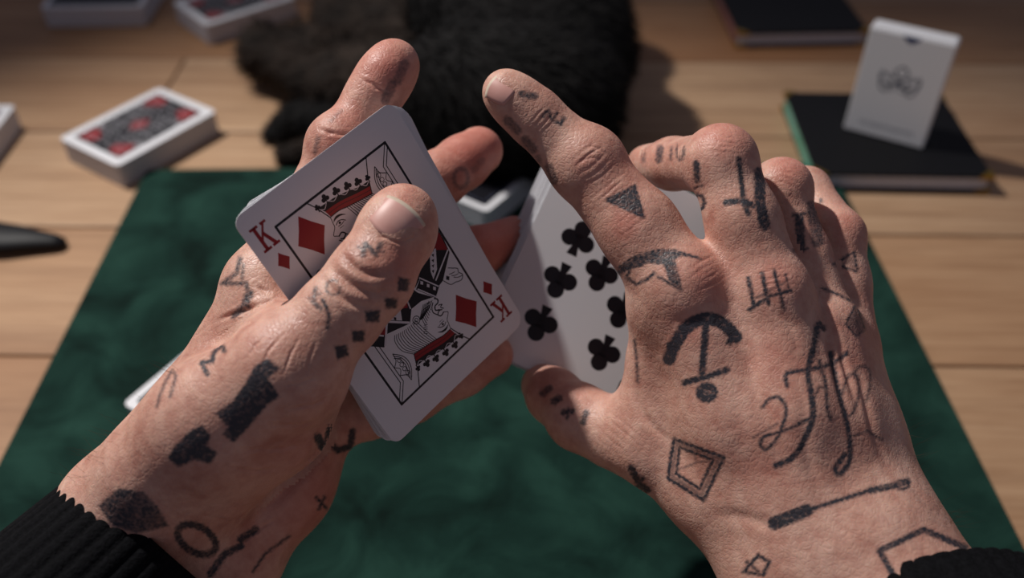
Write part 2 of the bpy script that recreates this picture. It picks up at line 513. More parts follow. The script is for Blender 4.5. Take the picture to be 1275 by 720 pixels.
def king_half():
    B, Rd, W = Print(), Print(), Print()
    # crown: edge lines, red band, black trefoils
    B.line([(-10.2, 34.9), (-8.6, 32.2), (-6.6, 27.2)], 0.35)
    B.line([(13.8, 34.8), (11.0, 30.0), (9.0, 24.8)], 0.35)
    Rd.poly(smooth_pts([(-6.9, 29.6), (-1.6, 29.3), (5.3, 27.9), (9.8, 27.2)], 4) + smooth_pts([(8.9, 24.9), (4.0, 25.7), (-0.2, 26.5), (-3.1, 27.2), (-6.3, 27.2)], 4), 0)
    B.line(smooth_pts([(-6.9, 29.7), (-1.6, 29.4), (5.3, 28.0), (9.8, 27.3)], 4), 0.3, 1)
    B.line(smooth_pts([(-6.5, 28.4), (-1.4, 28.2), (4.6, 26.9), (9.4, 26.1)], 4), 0.16, 1)
    B.line(smooth_pts([(-6.3, 27.2), (-3.1, 27.2), (-0.2, 26.5), (4.0, 25.7), (8.9, 24.9)], 4), 0.3, 1)
    B.poly([(-8.2, 31.6), (-7.0, 29.7), (-1.6, 29.4), (5.3, 28.0), (9.8, 27.3), (10.4, 28.7), (7.6, 28.9), (5.4, 29.4), (2.0, 30.4), (-2.2, 31.2), (-6.2, 31.5)], 0)
    tre = [(-8.2, 31.9), (-4.6, 32.6), (-0.4, 32.3), (3.6, 31.4), (7.2, 30.4), (10.6, 29.6)]
    for i, (x, y_) in enumerate(tre):
        s = 0.7 if i in (0, 5) else 1.0
        B.disc(x, y_ + 0.75 * s, 0.72 * s, 0, 12); B.disc(x - 0.75 * s, y_ - 0.15, 0.68 * s, 0, 12); B.disc(x + 0.75 * s, y_ - 0.15, 0.68 * s, 0, 12)
        B.line([(x, y_), (x - 0.1, y_ - 1.3)], 0.5)
    for i in range(len(tre) - 1):
        (x0, y0_), (x1, y1_) = tre[i], tre[i + 1]
        W.line(smooth_pts([(x0 + 0.2, y0_ - 0.9), ((x0 + x1) / 2 - 0.1, (y0_ + y1_) / 2 - 2.0), (x1 - 0.2, y1_ - 0.9)], 5), 0.22, 2)
    # face profile looking left
    B.line(smooth_pts([(-6.5, 27.2), (-6.9, 25.2), (-7.2, 23.9), (-8.9, 22.2), (-8.1, 21.4), (-7.6, 21.0)], 5), 0.25)
    B.poly(smooth_pts([(-6.6, 25.4), (-5.2, 26.4), (-3.4, 26.2), (-1.8, 24.9), (-3.4, 25.6), (-5.2, 25.7)], 4, True))
    B.line(smooth_pts([(-6.3, 24.2), (-5.2, 24.8), (-3.8, 24.4), (-3.0, 23.6)], 4), 0.28)
    B.line(smooth_pts([(-6.0, 23.5), (-4.8, 23.4), (-3.6, 23.7)], 4), 0.22)
    B.disc(-5.0, 24.1, 0.42)
    B.line([(-5.9, 22.7), (-4.4, 22.7)], 0.15)
    # moustache and beard curls
    B.line(smooth_pts([(-7.6, 21.0), (-6.2, 21.4), (-5.4, 20.4), (-6.6, 19.6), (-7.6, 20.0)], 5), 0.4)
    B.line(smooth_pts([(-8.3, 20.0), (-7.6, 19.0), (-8.6, 18.6), (-7.4, 18.0)], 5), 0.32)
    B.line(smooth_pts([(-6.8, 19.4), (-5.6, 18.6), (-6.2, 17.4), (-7.6, 17.2), (-8.2, 16.2), (-7.4, 15.2)], 5), 0.45)
    B.line(smooth_pts([(-5.2, 20.2), (-4.4, 18.6), (-5.0, 17.0), (-6.2, 16.0)], 5), 0.35)
    for i in range(7):
        x = -4.2 + 0.75 * i
        B.line(smooth_pts([(x, 17.4 + 0.5 * i), (x - 0.2, 15.9 + 0.35 * i), (x - 1.1, 14.6 + 0.2 * i)], 4), 0.24)
    for i in range(5):
        B.line([(-0.5 + 0.45 * i, 20.4 + 0.6 * i), (0.7 + 0.4 * i, 19.8 + 0.5 * i)], 0.22)
    # hair: long parallel strands falling from the band and curling at the end
    for i in range(13):
        t = i / 12
        x0, y0_ = -0.2 + 9.3 * t, 26.3 - 1.5 * t
        B.line(smooth_pts([(x0, y0_), (0.9 + 10.2 * t + 0.6 * t, 22.6 - 1.4 * t), (1.8 + 10.2 * t, 18.6 - 1.2 * t), (2.2 + 8.6 * t, 16.4 - 0.9 * t + 0.6 * math.sin(3.1 * t))], 6), 0.24)
    B.ring(1.9, 16.6, 1.3, 0.28, 0); B.ring(1.9, 16.6, 0.6, 0.24, 0)
    for i in range(8):
        t = i / 7
        B.line(smooth_pts([(1.0 - 1.0 * t, 17.4 + 0.3 * t), (-1.0 - 3.4 * t, 15.8 + 0.6 * t), (-3.0 - 3.4 * t, 14.2 + 1.0 * t)], 5), 0.22)
    # battle axe and pole
    for off in (0.0, 0.75, 1.5):
        B.line(smooth_pts([(14.6 + off * 0.1, 31.0 - off), (12.6 + off, 28.2), (11.9 + off, 25.4), (12.6 + off, 22.6), (14.9 + off * .3, 19.8 + off)], 6), 0.28)
    B.line(smooth_pts([(14.7, 30.8), (15.0, 28.6), (16.9, 27.2)], 4), 0.28)
    B.line(smooth_pts([(14.9, 20.0), (15.2, 22.2), (17.0, 23.8)], 4), 0.28)
    B.line(smooth_pts([(16.9, 27.2), (15.6, 25.5), (17.0, 23.8)], 4), 0.24)
    for k in range(4):
        B.ring(14.5 - 0.15 * abs(k - 1.5), 23.0 + 1.7 * k, 0.7, 0.22, 0, n=10)
    B.line([(17.1, 14.0), (17.1, 29.3), (21.6, 34.7)], 0.3)
    B.line([(18.3, 13.6), (18.2, 29.0), (22.0, 33.6)], 0.3)
    # robe: black shoulder, red panel, patterned strips, belt
    B.poly([(4.3, 16.0), (13.2, 13.2), (15.9, 16.2), (19.8, 12.3), (21.6, 10.6), (21.6, 5.0), (14.0, 2.0), (7.0, 0.0), (0.0, 0.0), (-3.8, 10.0), (-7.4, 14.6), (-3.0, 12.8), (1.2, 12.6)], 0)
    Rd.poly([(10.5, 10.2), (13.4, 13.2), (17.2, 9.0), (14.0, 5.8)], 1)
    Rd.poly([(2.0, 11.4), (6.4, 8.6), (3.2, 2.2), (-1.4, 5.4)], 1)
    Rd.poly([(18.2, 6.8), (21.4, 9.4), (21.4, 3.0), (18.6, 1.2)], 1)
    W.line([(4.4, 15.6), (10.4, 10.2), (15.2, 15.8)], 0.7, 2)
    W.poly([(6.0, 13.4), (9.6, 10.2), (6.2, 4.6), (2.6, 6.8)], 2)
    W.line([(14.0, 13.0), (19.4, 7.4)], 0.5, 2)
    for k in range(5):
        B.poly(diamond(7.6 - 0.75 * k, 11.3 - 1.25 * k, 0.55, 0.75), 3)
    W.line(smooth_pts([(1.4, 12.2), (0.2, 8.0), (-2.8, 6.6)], 4), 0.5, 2)
    W.poly([(9.6, 8.6), (12.0, 6.6), (9.8, 0.4), (7.2, 1.8)], 2)
    for k in range(6):
        B.poly([(8.3 + 0.35 * k, 2.2 + 0.95 * k), (9.3 + 0.35 * k, 1.9 + 0.95 * k), (9.0 + 0.35 * k, 2.8 + 0.95 * k)], 3)
    # belt with white diamonds crossing the figure
    B.poly([(-3.8, 8.6), (-7.4, 6.5), (-11.4, 13.1), (-7.9, 15.4)], 1)
    W.line([(-4.4, 8.9), (-8.4, 15.4)], 0.45, 2); W.line([(-7.0, 6.4), (-11.0, 13.0)], 0.45, 2)
    for k in range(3):
        W.poly(diamond(-9.4 + 1.35 * k, 12.6 - 2.2 * k, 0.65, 0.85), 3)
    B.poly([(-7.2, 6.6), (-11.2, 13.0), (-13.4, 12.6), (-20.9, 6.6), (-21.6, 2.0), (-21.6, -3.0), (-10.0, 0.0), (0, 0), (-4.0, 8.0)], 0)
    Rd.poly([(-20.8, 5.6), (-15.4, 1.6), (-19.6, -1.0), (-21.4, -1.0)], 1)
    W.line([(-11.4, 10.8), (-20.8, 5.6)], 0.5, 2)
    W.poly([(-11.5, 7.2), (-10.8, 10.0), (-13.8, 8.2), (-17.4, 2.5), (-15.4, 1.2)], 2)
    for k in range(5):
        B.poly([(-12.0 - 1.0 * k, 8.4 - 1.4 * k), (-12.9 - 1.0 * k, 7.6 - 1.4 * k), (-11.9 - 1.0 * k, 7.3 - 1.4 * k)], 3)
    # hand with curled fingers
    B.line(smooth_pts([(-13.6, 12.8), (-15.0, 15.4), (-17.0, 16.0), (-19.2, 16.8), (-20.6, 15.6), (-19.8, 14.0), (-20.2, 12.8), (-18.6, 11.4), (-17.4, 10.4)], 4), 0.28)
    for k in range(3):
        B.line(smooth_pts([(-20.3 + 0.8 * k, 15.8 - 1.4 * k), (-18.6 + 0.5 * k, 15.2 - 1.2 * k), (-17.4 + 0.4 * k, 14.2 - 0.9 * k)], 4), 0.25)
    B.poly(diamond(-15.4, 13.0, 0.8, 1.0), 0)
    return B, Rd, W
B, Rd, W = king_half()
for q in (B, Rd, W): q.add(q.mirrored())
Rd.obj('court_figure', M_REDINK, king, Z0)
B.obj('court_figure', M_BLACKINK, king, Z0)
W.obj('court_figure', M_FIGWHITE, king, Z0)
packet(K_M, 27, (0.0003, -0.0008), math.radians(-6.0), (-0.03, -0.042), 'white card in the packet beneath the king of diamonds', 'cards under the king')

# --- nine of clubs
nine = bpy.data.objects.new('playing_card', CARD_ME)
COL.objects.link(nine)
nine.matrix_world = N_M
tag(nine, 'nine of clubs card at the front of the packet right of the king', 'playing card', 'cards held in the hands')
def club(P, x, y_, s, inv=False):
    k = -1 if inv else 1
    P.disc(x, y_ + k * 2.55 * s, 2.45 * s, 0, 22)
    P.disc(x - 2.6 * s, y_ - k * 0.95 * s, 2.4 * s, 0, 22); P.disc(x + 2.6 * s, y_ - k * 0.95 * s, 2.4 * s, 0, 22)
    P.poly([(x - 1.3 * s, y_ - k * 0.2 * s), (x + 1.3 * s, y_ - k * 0.2 * s), (x, y_ + k * 1.4 * s)])
    P.poly([(x - 0.3 * s, y_), (x + 0.3 * s, y_), (x + 1.6 * s, y_ - k * 5.4 * s), (x - 1.6 * s, y_ - k * 5.4 * s)])
PIP_X, PIP_Y1, PIP_Y2 = 13.3, 27.0, 9.2
spots = [(sx * PIP_X, yy, yy < 0) for sx in (-1, 1) for yy in (PIP_Y1, PIP_Y2, -PIP_Y2, -PIP_Y1)] + [(0, 0, False)]
for x, y_, inv in spots:
    P = Print(); club(P, x, y_, 1.34, inv); P.obj('pip', M_BLACKINK, nine, Z0)
for flip in (False, True):
    P = Print(); club(P, -26.2, 27.6, 0.52)
    if flip: P = P.mirrored()
    P.obj('pip', M_BLACKINK, nine, Z0)
    P = Print()
    P.ring(-26.2, 36.6, 2.1, 0.75, 0, 0, 360, 24, ry=2.6)
    P.line(smooth_pts([(-24.1, 36.4), (-24.2, 33.6), (-25.6, 31.6), (-28.0, 31.6)], 5), 0.75)
    if flip: P = P.mirrored()
    P.obj('index_numeral', M_BLACKINK, nine, Z0)
packet(N_M, 27, (0.0042, 0.0004), math.radians(0.6), (0, 0), 'white card in the packet behind the nine of clubs', 'cards behind the nine')

# ------------------------------------------------------------------ decks, box and pads on the table
def make_sides(name, col):
    m, nt, b = new_mat(name, col, 0.6, 0.3)
    v = mapping(nt, (1, 1, 1))
    w = nt.nodes.new('ShaderNodeTexWave'); w.bands_direction = 'Z'
    w.inputs['Scale'].default_value = 260; w.inputs['Distortion'].default_value = 1.5; w.inputs['Detail'].default_value = 2
    nt.links.new(v, w.inputs['Vector'])
    c = ramp(nt, w.outputs['Fac'], [(0.0, tuple(x * 0.7 for x in col[:3]) + (1,)), (0.6, col)])
    nt.links.new(c.outputs['Color'], b.inputs['Base Color'])
    bump(nt, b, w.outputs['Fac'], 0.3, 0.0002)
    return m
M_SIDES = make_sides('card_edges', srgb(206, 206, 212))

def deck(center, rot, label, style, thick=0.0165, z=0.0):
    e = empty('card_deck', (center[0], center[1], z))
    e.rotation_euler = (0, 0, rot)
    tag(e, label, 'card deck', 'card decks around the mat')
    V, F = prism(rounded_rect(CARD_W, CARD_H, 0.0035, 5), 0, thick - 0.0006)
    mesh_obj('card_stack', V, F, M_SIDES, e)
    V, F = prism(rounded_rect(CARD_W + 0.0003, CARD_H + 0.0003, 0.0035, 5), thick - 0.00055, thick)
    mesh_obj('top_card', V, F, M_CARD, e)
    P = Print()
    if style == 'plain_black':
        P.poly([(x * 1000, y_ * 1000) for x, y_ in rounded_rect(0.0545, 0.0795, 0.002, 4)])
        P.obj('back_design', M_BLACKINK, e, thick)
        W = Print()
        W.line(rounded_rect(48, 73, 2, 4), 0.5, 1, True); W.ring(0, 0, 9, 0.6, 1); W.poly(diamond(0, 0, 4, 6), 1)
        W.obj('back_design', M_GREYINK, e, thick)
    else:
        P.poly([(x * 1000, y_ * 1000) for x, y_ in rounded_rect(0.049, 0.074, 0.001, 3)])
        P.obj('back_design', M_BLACKINK, e, thick)
        W, Rr = Print(), Print()
        for sx in (-1, 1):
            for sy in (-1, 1):
                for k in range(3):
                    W.ring(sx * (6 + 6 * k), sy * 9, 3.4, 0.65, 1, 0, 300)
                    W.ring(sx * (5 + 7 * k), sy * 18, 3.0, 0.65, 1, 60, 380)
                    W.ring(sx * (17 - 4 * k), sy * 4, 2.4, 0.6, 1, 0, 330)
                W.line(smooth_pts([(sx * 23, sy * 14), (sx * 16, sy * 23), (sx * 10, sy * 34)], 6), 1.0, 1)
                W.ring(sx * 6, sy * 28, 3.6, 1.0, 1, 30, 350)
                Rr.poly([(sx * 22, sy * 35.5), (sx * 10, sy * 34), (sx * 8, sy * 27), (sx * 14, sy * 23), (sx * 20, sy * 19), (sx * 22.5, sy * 26)], 2)
                W.ring(sx * 16, sy * 29, 3.0, 0.9, 3, 0, 320)
        Rr.poly(diamond(0, 0, 6.5, 9), 2); W.ring(0, 0, 3.2, 0.8, 3)
        for q, mm in ((W, M_FIGWHITE), (Rr, M_REDINK)): q.obj('back_design', mm, e, thick)
    return e

H_D = 0.018
def deck_at(pts, label, style, thick=H_D, z=0.0):
    """pts: pixel corners of the top face: a, b along the short side, c beyond b along the long side"""
    g = [ground(p[0], p[1], thick + z) for p in pts]
    long_d = g[2] - g[1]
    ang = math.atan2(long_d[1], long_d[0]) - math.pi / 2
    long_u = np.array([math.cos(ang + math.pi / 2), math.sin(ang + math.pi / 2), 0])
    short_u = g[0] - g[1]; short_u = short_u - long_u * float(short_u @ long_u); short_u /= np.linalg.norm(short_u)
    c = g[1] + long_u * CARD_H / 2 + short_u * CARD_W / 2
    return deck(c, ang, label, style, thick, z)

deck_at([(75, 170), (145.6, 207), (263.6, 141.5)], 'deck with red and black ornate back in front of the dark fur', 'ornate')
deck_at([(-60, 132), (19, 131), (-52, 222)], 'deck cut off by the left picture edge beside the ornate deck', 'ornate')
deck_at([(60, -34), (50, 10), (142, 9)], 'deck at the top left edge lying square to the planks', 'plain_black')
deck_at([(213, -12), (256, 32), (326, 10)], 'deck near the top edge pointing at the dark fur', 'ornate')
deck_at([(206, 434), (153, 503), (262, 562)], 'deck with black white-bordered back on the mat behind the wrist', 'plain_black', 0.012, MAT_H)
deck_at([(560, 268), (606, 264), (640, 236)], 'small dark-topped deck on the far side of the mat between the hands', 'plain_black', 0.016, MAT_H)

def pad(fl, fr, bl, label, edge_mat, depth=None, th=0.014):
    a, b_, c = ground(*fl, th), ground(*fr, th), ground(*bl, th)
    w = float(np.linalg.norm(b_ - a)); u = (b_ - a) / w
    n = np.array([-u[1], u[0], 0])
    d = depth or float((c - a) @ n)
    ang = math.atan2(u[1], u[0])
    ctr = a + u * w / 2 + n * d / 2
    e = empty('notebook', (ctr[0], ctr[1], 0)); e.rotation_euler = (0, 0, ang)
    tag(e, label, 'notebook', 'black notebooks behind the mat')
    for z0, z1, nm in ((0.0, 0.0022, 'cover'), (th - 0.0022, th, 'cover')):
        bm = bevel_box(w, d, z1 - z0, 0.0008, 2)
        o = bm_obj(nm, bm, M_LEATHER, e); o.location = (0, 0, (z0 + z1) / 2)
    V, F = prism([(-w / 2 + .002, -d / 2 + .002), (w / 2 - .002, -d / 2 + .002), (w / 2 - .002, d / 2 - .002), (-w / 2 + .002, d / 2 - .002)], 0.0022, th - 0.0022)
    mesh_obj('page_block', V, F, M_PAGES, e)
    V, F = prism([(-w / 2 + .0004, -d / 2 + .006), (-w / 2 + .003, -d / 2 + .006), (-w / 2 + .003, d / 2 - .006), (-w / 2 + .0004, d / 2 - .006)], 0.0022, th - 0.0022)
    mesh_obj('foil_edge', V, F, edge_mat, e)
    for sx in (-1, 1):
        for sy in (-1, 1):
            x, y_ = sx * w / 2, sy * d / 2
            tri = [(x + sx * .0006, y_ + sy * .0006), (x - sx * .009, y_ + sy * .0006), (x + sx * .0006, y_ - sy * .009)]
            if sx * sy < 0: tri = tri[::-1]
            V, F = prism(tri, -0.0 if sx else 0, 0.0026); Vt, Ft = prism(tri, th - 0.0026, th + 0.0004)
            n0 = len(V)
            mesh_obj('corner_clip', V + Vt, F + [tuple(i + n0 for i in f) for f in Ft], M_GOLD, e)
    return e, ctr, th
nb, nb_c, nb_h = pad((1016, 216), (1238, 220), (969, 114), 'black notebook with green foil edge under the standing card box', M_FOIL)
pad((920, 41), (1083, 38), (885, -4), 'black notebook with pink foil edge cut off by the top edge', M_PINKFOIL, 0.12)

# standing tuck box
bl_, br_ = ground(1050, 160, nb_h), ground(1148, 186, nb_h)
u = (br_ - bl_) / np.linalg.norm(br_ - bl_)
BW = float(np.linalg.norm(br_ - bl_)); BH, BD = BW * 1.40, BW * 0.27
PS = BW / 0.0645
bk = np.array([-u[1], u[0], 0])
ctr = (bl_ + br_) / 2 + bk * BD / 2
box = empty('tuck_box', (ctr[0], ctr[1], nb_h + 0.0004))
box.rotation_euler = (0, 0, math.atan2(u[1], u[0]))
tag(box, 'white card box with grey crest standing on the black notebook', 'card box')
bm = bevel_box(BW, BD, BH, 0.0006, 2)
o = bm_obj('carton', bm, M_CARD, box); o.location = (0, 0, BH / 2)
bm = bevel_box(BW * 0.96, BD * 0.9, 0.0008, 0.0002, 1)
o = bm_obj('lid_flap', bm, M_CARD, box); o.location = (0, 0, BH + 0.0004)
def front(P, name, mat):
    o = P.obj(name, mat, box, 0)
    o.rotation_euler = (math.radians(90), 0, 0); o.location = (0, -BD / 2, BH / 2); o.scale = (PS, PS, 1)
P = Print()
for s in (-1, 1):
    P.line(smooth_pts([(0, 7), (s * 4, 4), (s * 8, 8), (s * 13, 12), (s * 14.5, 5), (s * 10, 3), (s * 6, 1), (0, 4)], 6), 1.3)
    P.ring(s * 10, 0.5, 3.4, 1.0, 0, 0, 320); P.ring(s * 5.0, 1.0, 3.2, 1.0, 0, 40, 360)
    P.line(smooth_pts([(s * 3, 12), (s * 5, 15), (s * 2, 18.5), (0, 20)], 5), 1.1)
    P.line(smooth_pts([(s * 14, 14), (s * 16, 9), (s * 13, -2), (s * 8, -4)], 5), 0.9)
    P.line(smooth_pts([(0, 11), (s * 5, 9.5), (s * 9, 13)], 5), 1.2)
P.ring(0, 14.5, 4.6, 1.2)
P.poly([(-2.4, 8), (2.4, 8), (1.2, 3), (-1.2, 3)])
front(P, 'crest', M_GREYINK)
P = Print()
x = -21.0
for k, ch in enumerate('abacbbacabcbacab'):
    h = {'a': 3.4, 'b': 3.0, 'c': 3.4}[ch]
    P.line([(x, -37), (x, -37 + h)], 0.45)
    if ch != 'a': P.ring(x + 1.0, -37 + h / 2, 0.95, 0.4, 0, n=10, ry=h / 2)
    else: P.line([(x, -37 + h), (x + 1.7, -37 + h)], 0.4); P.line([(x, -37 + h / 2), (x + 1.4, -37 + h / 2)], 0.4)
    x += 2.75
front(P, 'lettering', M_GREYINK)
P = Print()
P.poly([(-7, 45), (7, 45), (5, 41.5), (2, 40), (-2, 40), (-5, 41.5)])
P.ring(0, 41.5, 2.2, 0.8, 1)
front(P, 'seal', M_BLUEINK)

# black tapered handle at the left edge
def loft(name, rings, mat, parent=None):
    n = len(rings[0]); V = [p for r in rings for p in r]; F = []
    for i in range(len(rings) - 1):
        for j in range(n):
            F.append((i * n + j, i * n + (j + 1) % n, (i + 1) * n + (j + 1) % n, (i + 1) * n + j))
    F += [tuple(range(n - 1, -1, -1)), tuple(range((len(rings) - 1) * n, len(rings) * n))]
    return mesh_obj(name, V, F, mat, parent, True)
hA, hB = ground(82, 312), ground(-170, 300)
ax = (hB - hA); L = np.linalg.norm(ax); ax /= L; sd = np.array([-ax[1], ax[0], 0])
hroot = empty('knife_handle', tuple(hA)); tag(hroot, 'flat matte black tapered handle on the planks at the left edge', 'handle')
rings = []
for t, hw, hh in ((0, .001, .001), (.012, .004, .003), (.05, .0058, .0042), (.25, .0125, .0055), (.55, .019, .0065), (.8, .021, .007), (1.0, .02, .0065)):
    c = ax * L * t - sd * 0.003 * (1 - t)
    rings.append([tuple(c + sd * hw * math.cos(a) + np.array([0, 0, hh * (1.0 + math.sin(a)) + 0.0002])) for a in np.linspace(0, 2 * math.pi, 16, endpoint=False)])
loft('grip', rings, M_DARKPLASTIC, hroot)
rings = [[tuple(ax * L * t + sd * 0.0235 * math.cos(a) + np.array([0, 0, 0.0075 * (1 + math.sin(a)) + 0.0002])) for a in np.linspace(0, 2 * math.pi, 16, endpoint=False)] for t in (0.93, 1.02)]
loft('bolster', rings, M_LEATHER, hroot)

# ------------------------------------------------------------------ implicit surface modelling
def round_cone(X, Y, Z, a, b, ra, rb):
    a = np.asarray(a, np.float32); b = np.asarray(b, np.float32)
    ba = b - a
    l2 = float(ba @ ba)
    px, py, pz = X - a[0], Y - a[1], Z - a[2]
    if l2 < 1e-3:
        return np.sqrt(px * px + py * py + pz * pz) - max(ra, rb)
    rr = ra - rb
    if rr * rr >= l2 * 0.98:
        c, r = (a, ra) if ra > rb else (b, rb)
        return np.sqrt((X - c[0]) ** 2 + (Y - c[1]) ** 2 + (Z - c[2]) ** 2) - r
    a2 = l2 - rr * rr; il2 = 1.0 / l2
    y = px * ba[0] + py * ba[1] + pz * ba[2]
    z = y - l2
    qx, qy, qz = px * l2 - ba[0] * y, py * l2 - ba[1] * y, pz * l2 - ba[2] * y
    x2 = qx * qx + qy * qy + qz * qz
    y2 = y * y * l2; z2 = z * z * l2
    k = np.sign(rr) * rr * rr * x2
    d = (np.sqrt(x2 * a2 * il2) + y * rr) * il2 - ra
    m1 = np.sign(y) * a2 * y2 < k
    d = np.where(m1, np.sqrt(x2 + y2) * il2 - ra, d)
    m2 = np.sign(z) * a2 * z2 > k
    d = np.where(m2, np.sqrt(x2 + z2) * il2 - rb, d)
    return d

def smin(a, b, k):
    h = np.maximum(k - np.abs(a - b), 0) / k
    return np.minimum(a, b) - h * h * k * 0.25

def implicit_mesh(groups, res):
    """groups: list of (k_join, k_inside, [(a,b,ra,rb),...]) in millimetres -> vertices, triangles"""
    pts = np.array([p for g in groups for c in g[2] for p in (c[0], c[1])])
    rmax = max(max(c[2], c[3]) for g in groups for c in g[2])
    lo = pts.min(0) - rmax - 3; hi = pts.max(0) + rmax + 3
    n = np.ceil((hi - lo) / res).astype(int) + 1
    axs = [(lo[i] + res * np.arange(n[i])).astype(np.float32) for i in range(3)]
    D = np.full(n, 40.0, np.float32)
    for kj, ki, cones in groups:
        gp = np.array([p for c in cones for p in (c[0], c[1])]); gr = max(max(c[2], c[3]) for c in cones)
        pad_ = max(kj, 2) + 3
        i0 = np.maximum(np.floor((gp.min(0) - gr - pad_ - lo) / res).astype(int), 0)
        i1 = np.minimum(np.ceil((gp.max(0) + gr + pad_ - lo) / res).astype(int) + 1, n)
        sub = tuple(slice(i0[i], i1[i]) for i in range(3))
        G = np.full(tuple(i1 - i0), 40.0, np.float32)
        for a, b, ra, rb in cones:
            q = np.array([a, b]); r = max(ra, rb) + max(ki, 2) + 3
            j0 = np.clip(np.floor((q.min(0) - r - lo) / res).astype(int) - i0, 0, i1 - i0)
            j1 = np.clip(np.ceil((q.max(0) + r - lo) / res).astype(int) + 1 - i0, 0, i1 - i0)
            s2 = tuple(slice(j0[i], j1[i]) for i in range(3))
            X, Y, Z = np.ix_(*[axs[i][i0[i] + j0[i]:i0[i] + j1[i]] for i in range(3)])
            d = round_cone(X, Y, Z, a, b, ra, rb).astype(np.float32)
            G[s2] = smin(G[s2], d, ki)
        D[sub] = smin(D[sub], G, kj)
    return surface_nets(D, lo, res)

def surface_nets(D, lo, res):
    ins = D < 0
    nx, ny, nz = D.shape
    cnt = np.zeros((nx - 1, ny - 1, nz - 1), np.int8)
    for i in (0, 1):
        for j in (0, 1):
            for k in (0, 1):
                cnt += ins[i:nx - 1 + i, j:ny - 1 + j, k:nz - 1 + k]
    act = (cnt > 0) & (cnt < 8)
    idx = np.full(act.shape, -1, np.int32)
    ci = np.argwhere(act)
    idx[act] = np.arange(len(ci))
    acc = np.zeros((len(ci), 3)); w = np.zeros(len(ci))
    corners = [(i, j, k) for i in (0, 1) for j in (0, 1) for k in (0, 1)]
    for a in corners:
        for ax_ in range(3):
            if a[ax_]: continue
            b = list(a); b[ax_] = 1
            va = D[ci[:, 0] + a[0], ci[:, 1] + a[1], ci[:, 2] + a[2]]
            vb = D[ci[:, 0] + b[0], ci[:, 1] + b[1], ci[:, 2] + b[2]]
            m = (va < 0) != (vb < 0)
            t = va[m] / (va[m] - vb[m])
            p = np.tile(np.array(a, float), (m.sum(), 1)); p[:, ax_] += t
            acc[m] += p; w[m] += 1
    V = (ci + acc / w[:, None]) * res + lo
    quads = []
    for ax_ in range(3):
        o1, o2 = [(1, 2), (2, 0), (0, 1)][ax_]
        s0 = [slice(None)] * 3; s1 = [slice(None)] * 3
        s0[ax_] = slice(0, -1); s1[ax_] = slice(1, None)
        e = ins[tuple(s0)] != ins[tuple(s1)]
        p = np.argwhere(e)
        ok = (p[:, o1] > 0) & (p[:, o2] > 0) & (p[:, o1] < D.shape[o1] - 1) & (p[:, o2] < D.shape[o2] - 1)
        p = p[ok]
        inside_first = ins[p[:, 0], p[:, 1], p[:, 2]]
        q = []
        for d1, d2 in ((-1, -1), (0, -1), (0, 0), (-1, 0)):
            c = p.copy(); c[:, o1] += d1; c[:, o2] += d2
            q.append(idx[c[:, 0], c[:, 1], c[:, 2]])
        q = np.stack(q, 1)
        q[~inside_first] = q[~inside_first][:, ::-1]
        quads.append(q)
    Q = np.concatenate(quads)
    T = np.concatenate([Q[:, [0, 1, 2]], Q[:, [0, 2, 3]]])
    return V, T, Q

def tri_edges(T):
    E = np.sort(np.concatenate([T[:, [0, 1]], T[:, [1, 2]], T[:, [2, 0]]]).astype(np.int64), 1)
    n = int(E.max()) + 1
    k = np.unique(E[:, 0] * n + E[:, 1])
    return np.stack([k // n, k % n], 1)

def relax(V, E, it, lam=0.5, mu=-0.52):
    n = len(V)
    deg = np.bincount(E.ravel(), minlength=n).astype(float)[:, None]
    for i in range(it):
        for f in (lam, mu):
            S = np.stack([np.bincount(E[:, 0], V[E[:, 1], k], n) + np.bincount(E[:, 1], V[E[:, 0], k], n) for k in range(3)], 1)
            V = V + f * (S / deg - V)
    return V

def vert_normals(V, T):
    fn = np.cross(V[T[:, 1]] - V[T[:, 0]], V[T[:, 2]] - V[T[:, 0]])
    Nn = np.stack([sum(np.bincount(T[:, c], fn[:, k], len(V)) for c in range(3)) for k in range(3)], 1)
    return Nn / (np.linalg.norm(Nn, axis=1, keepdims=True) + 1e-12)

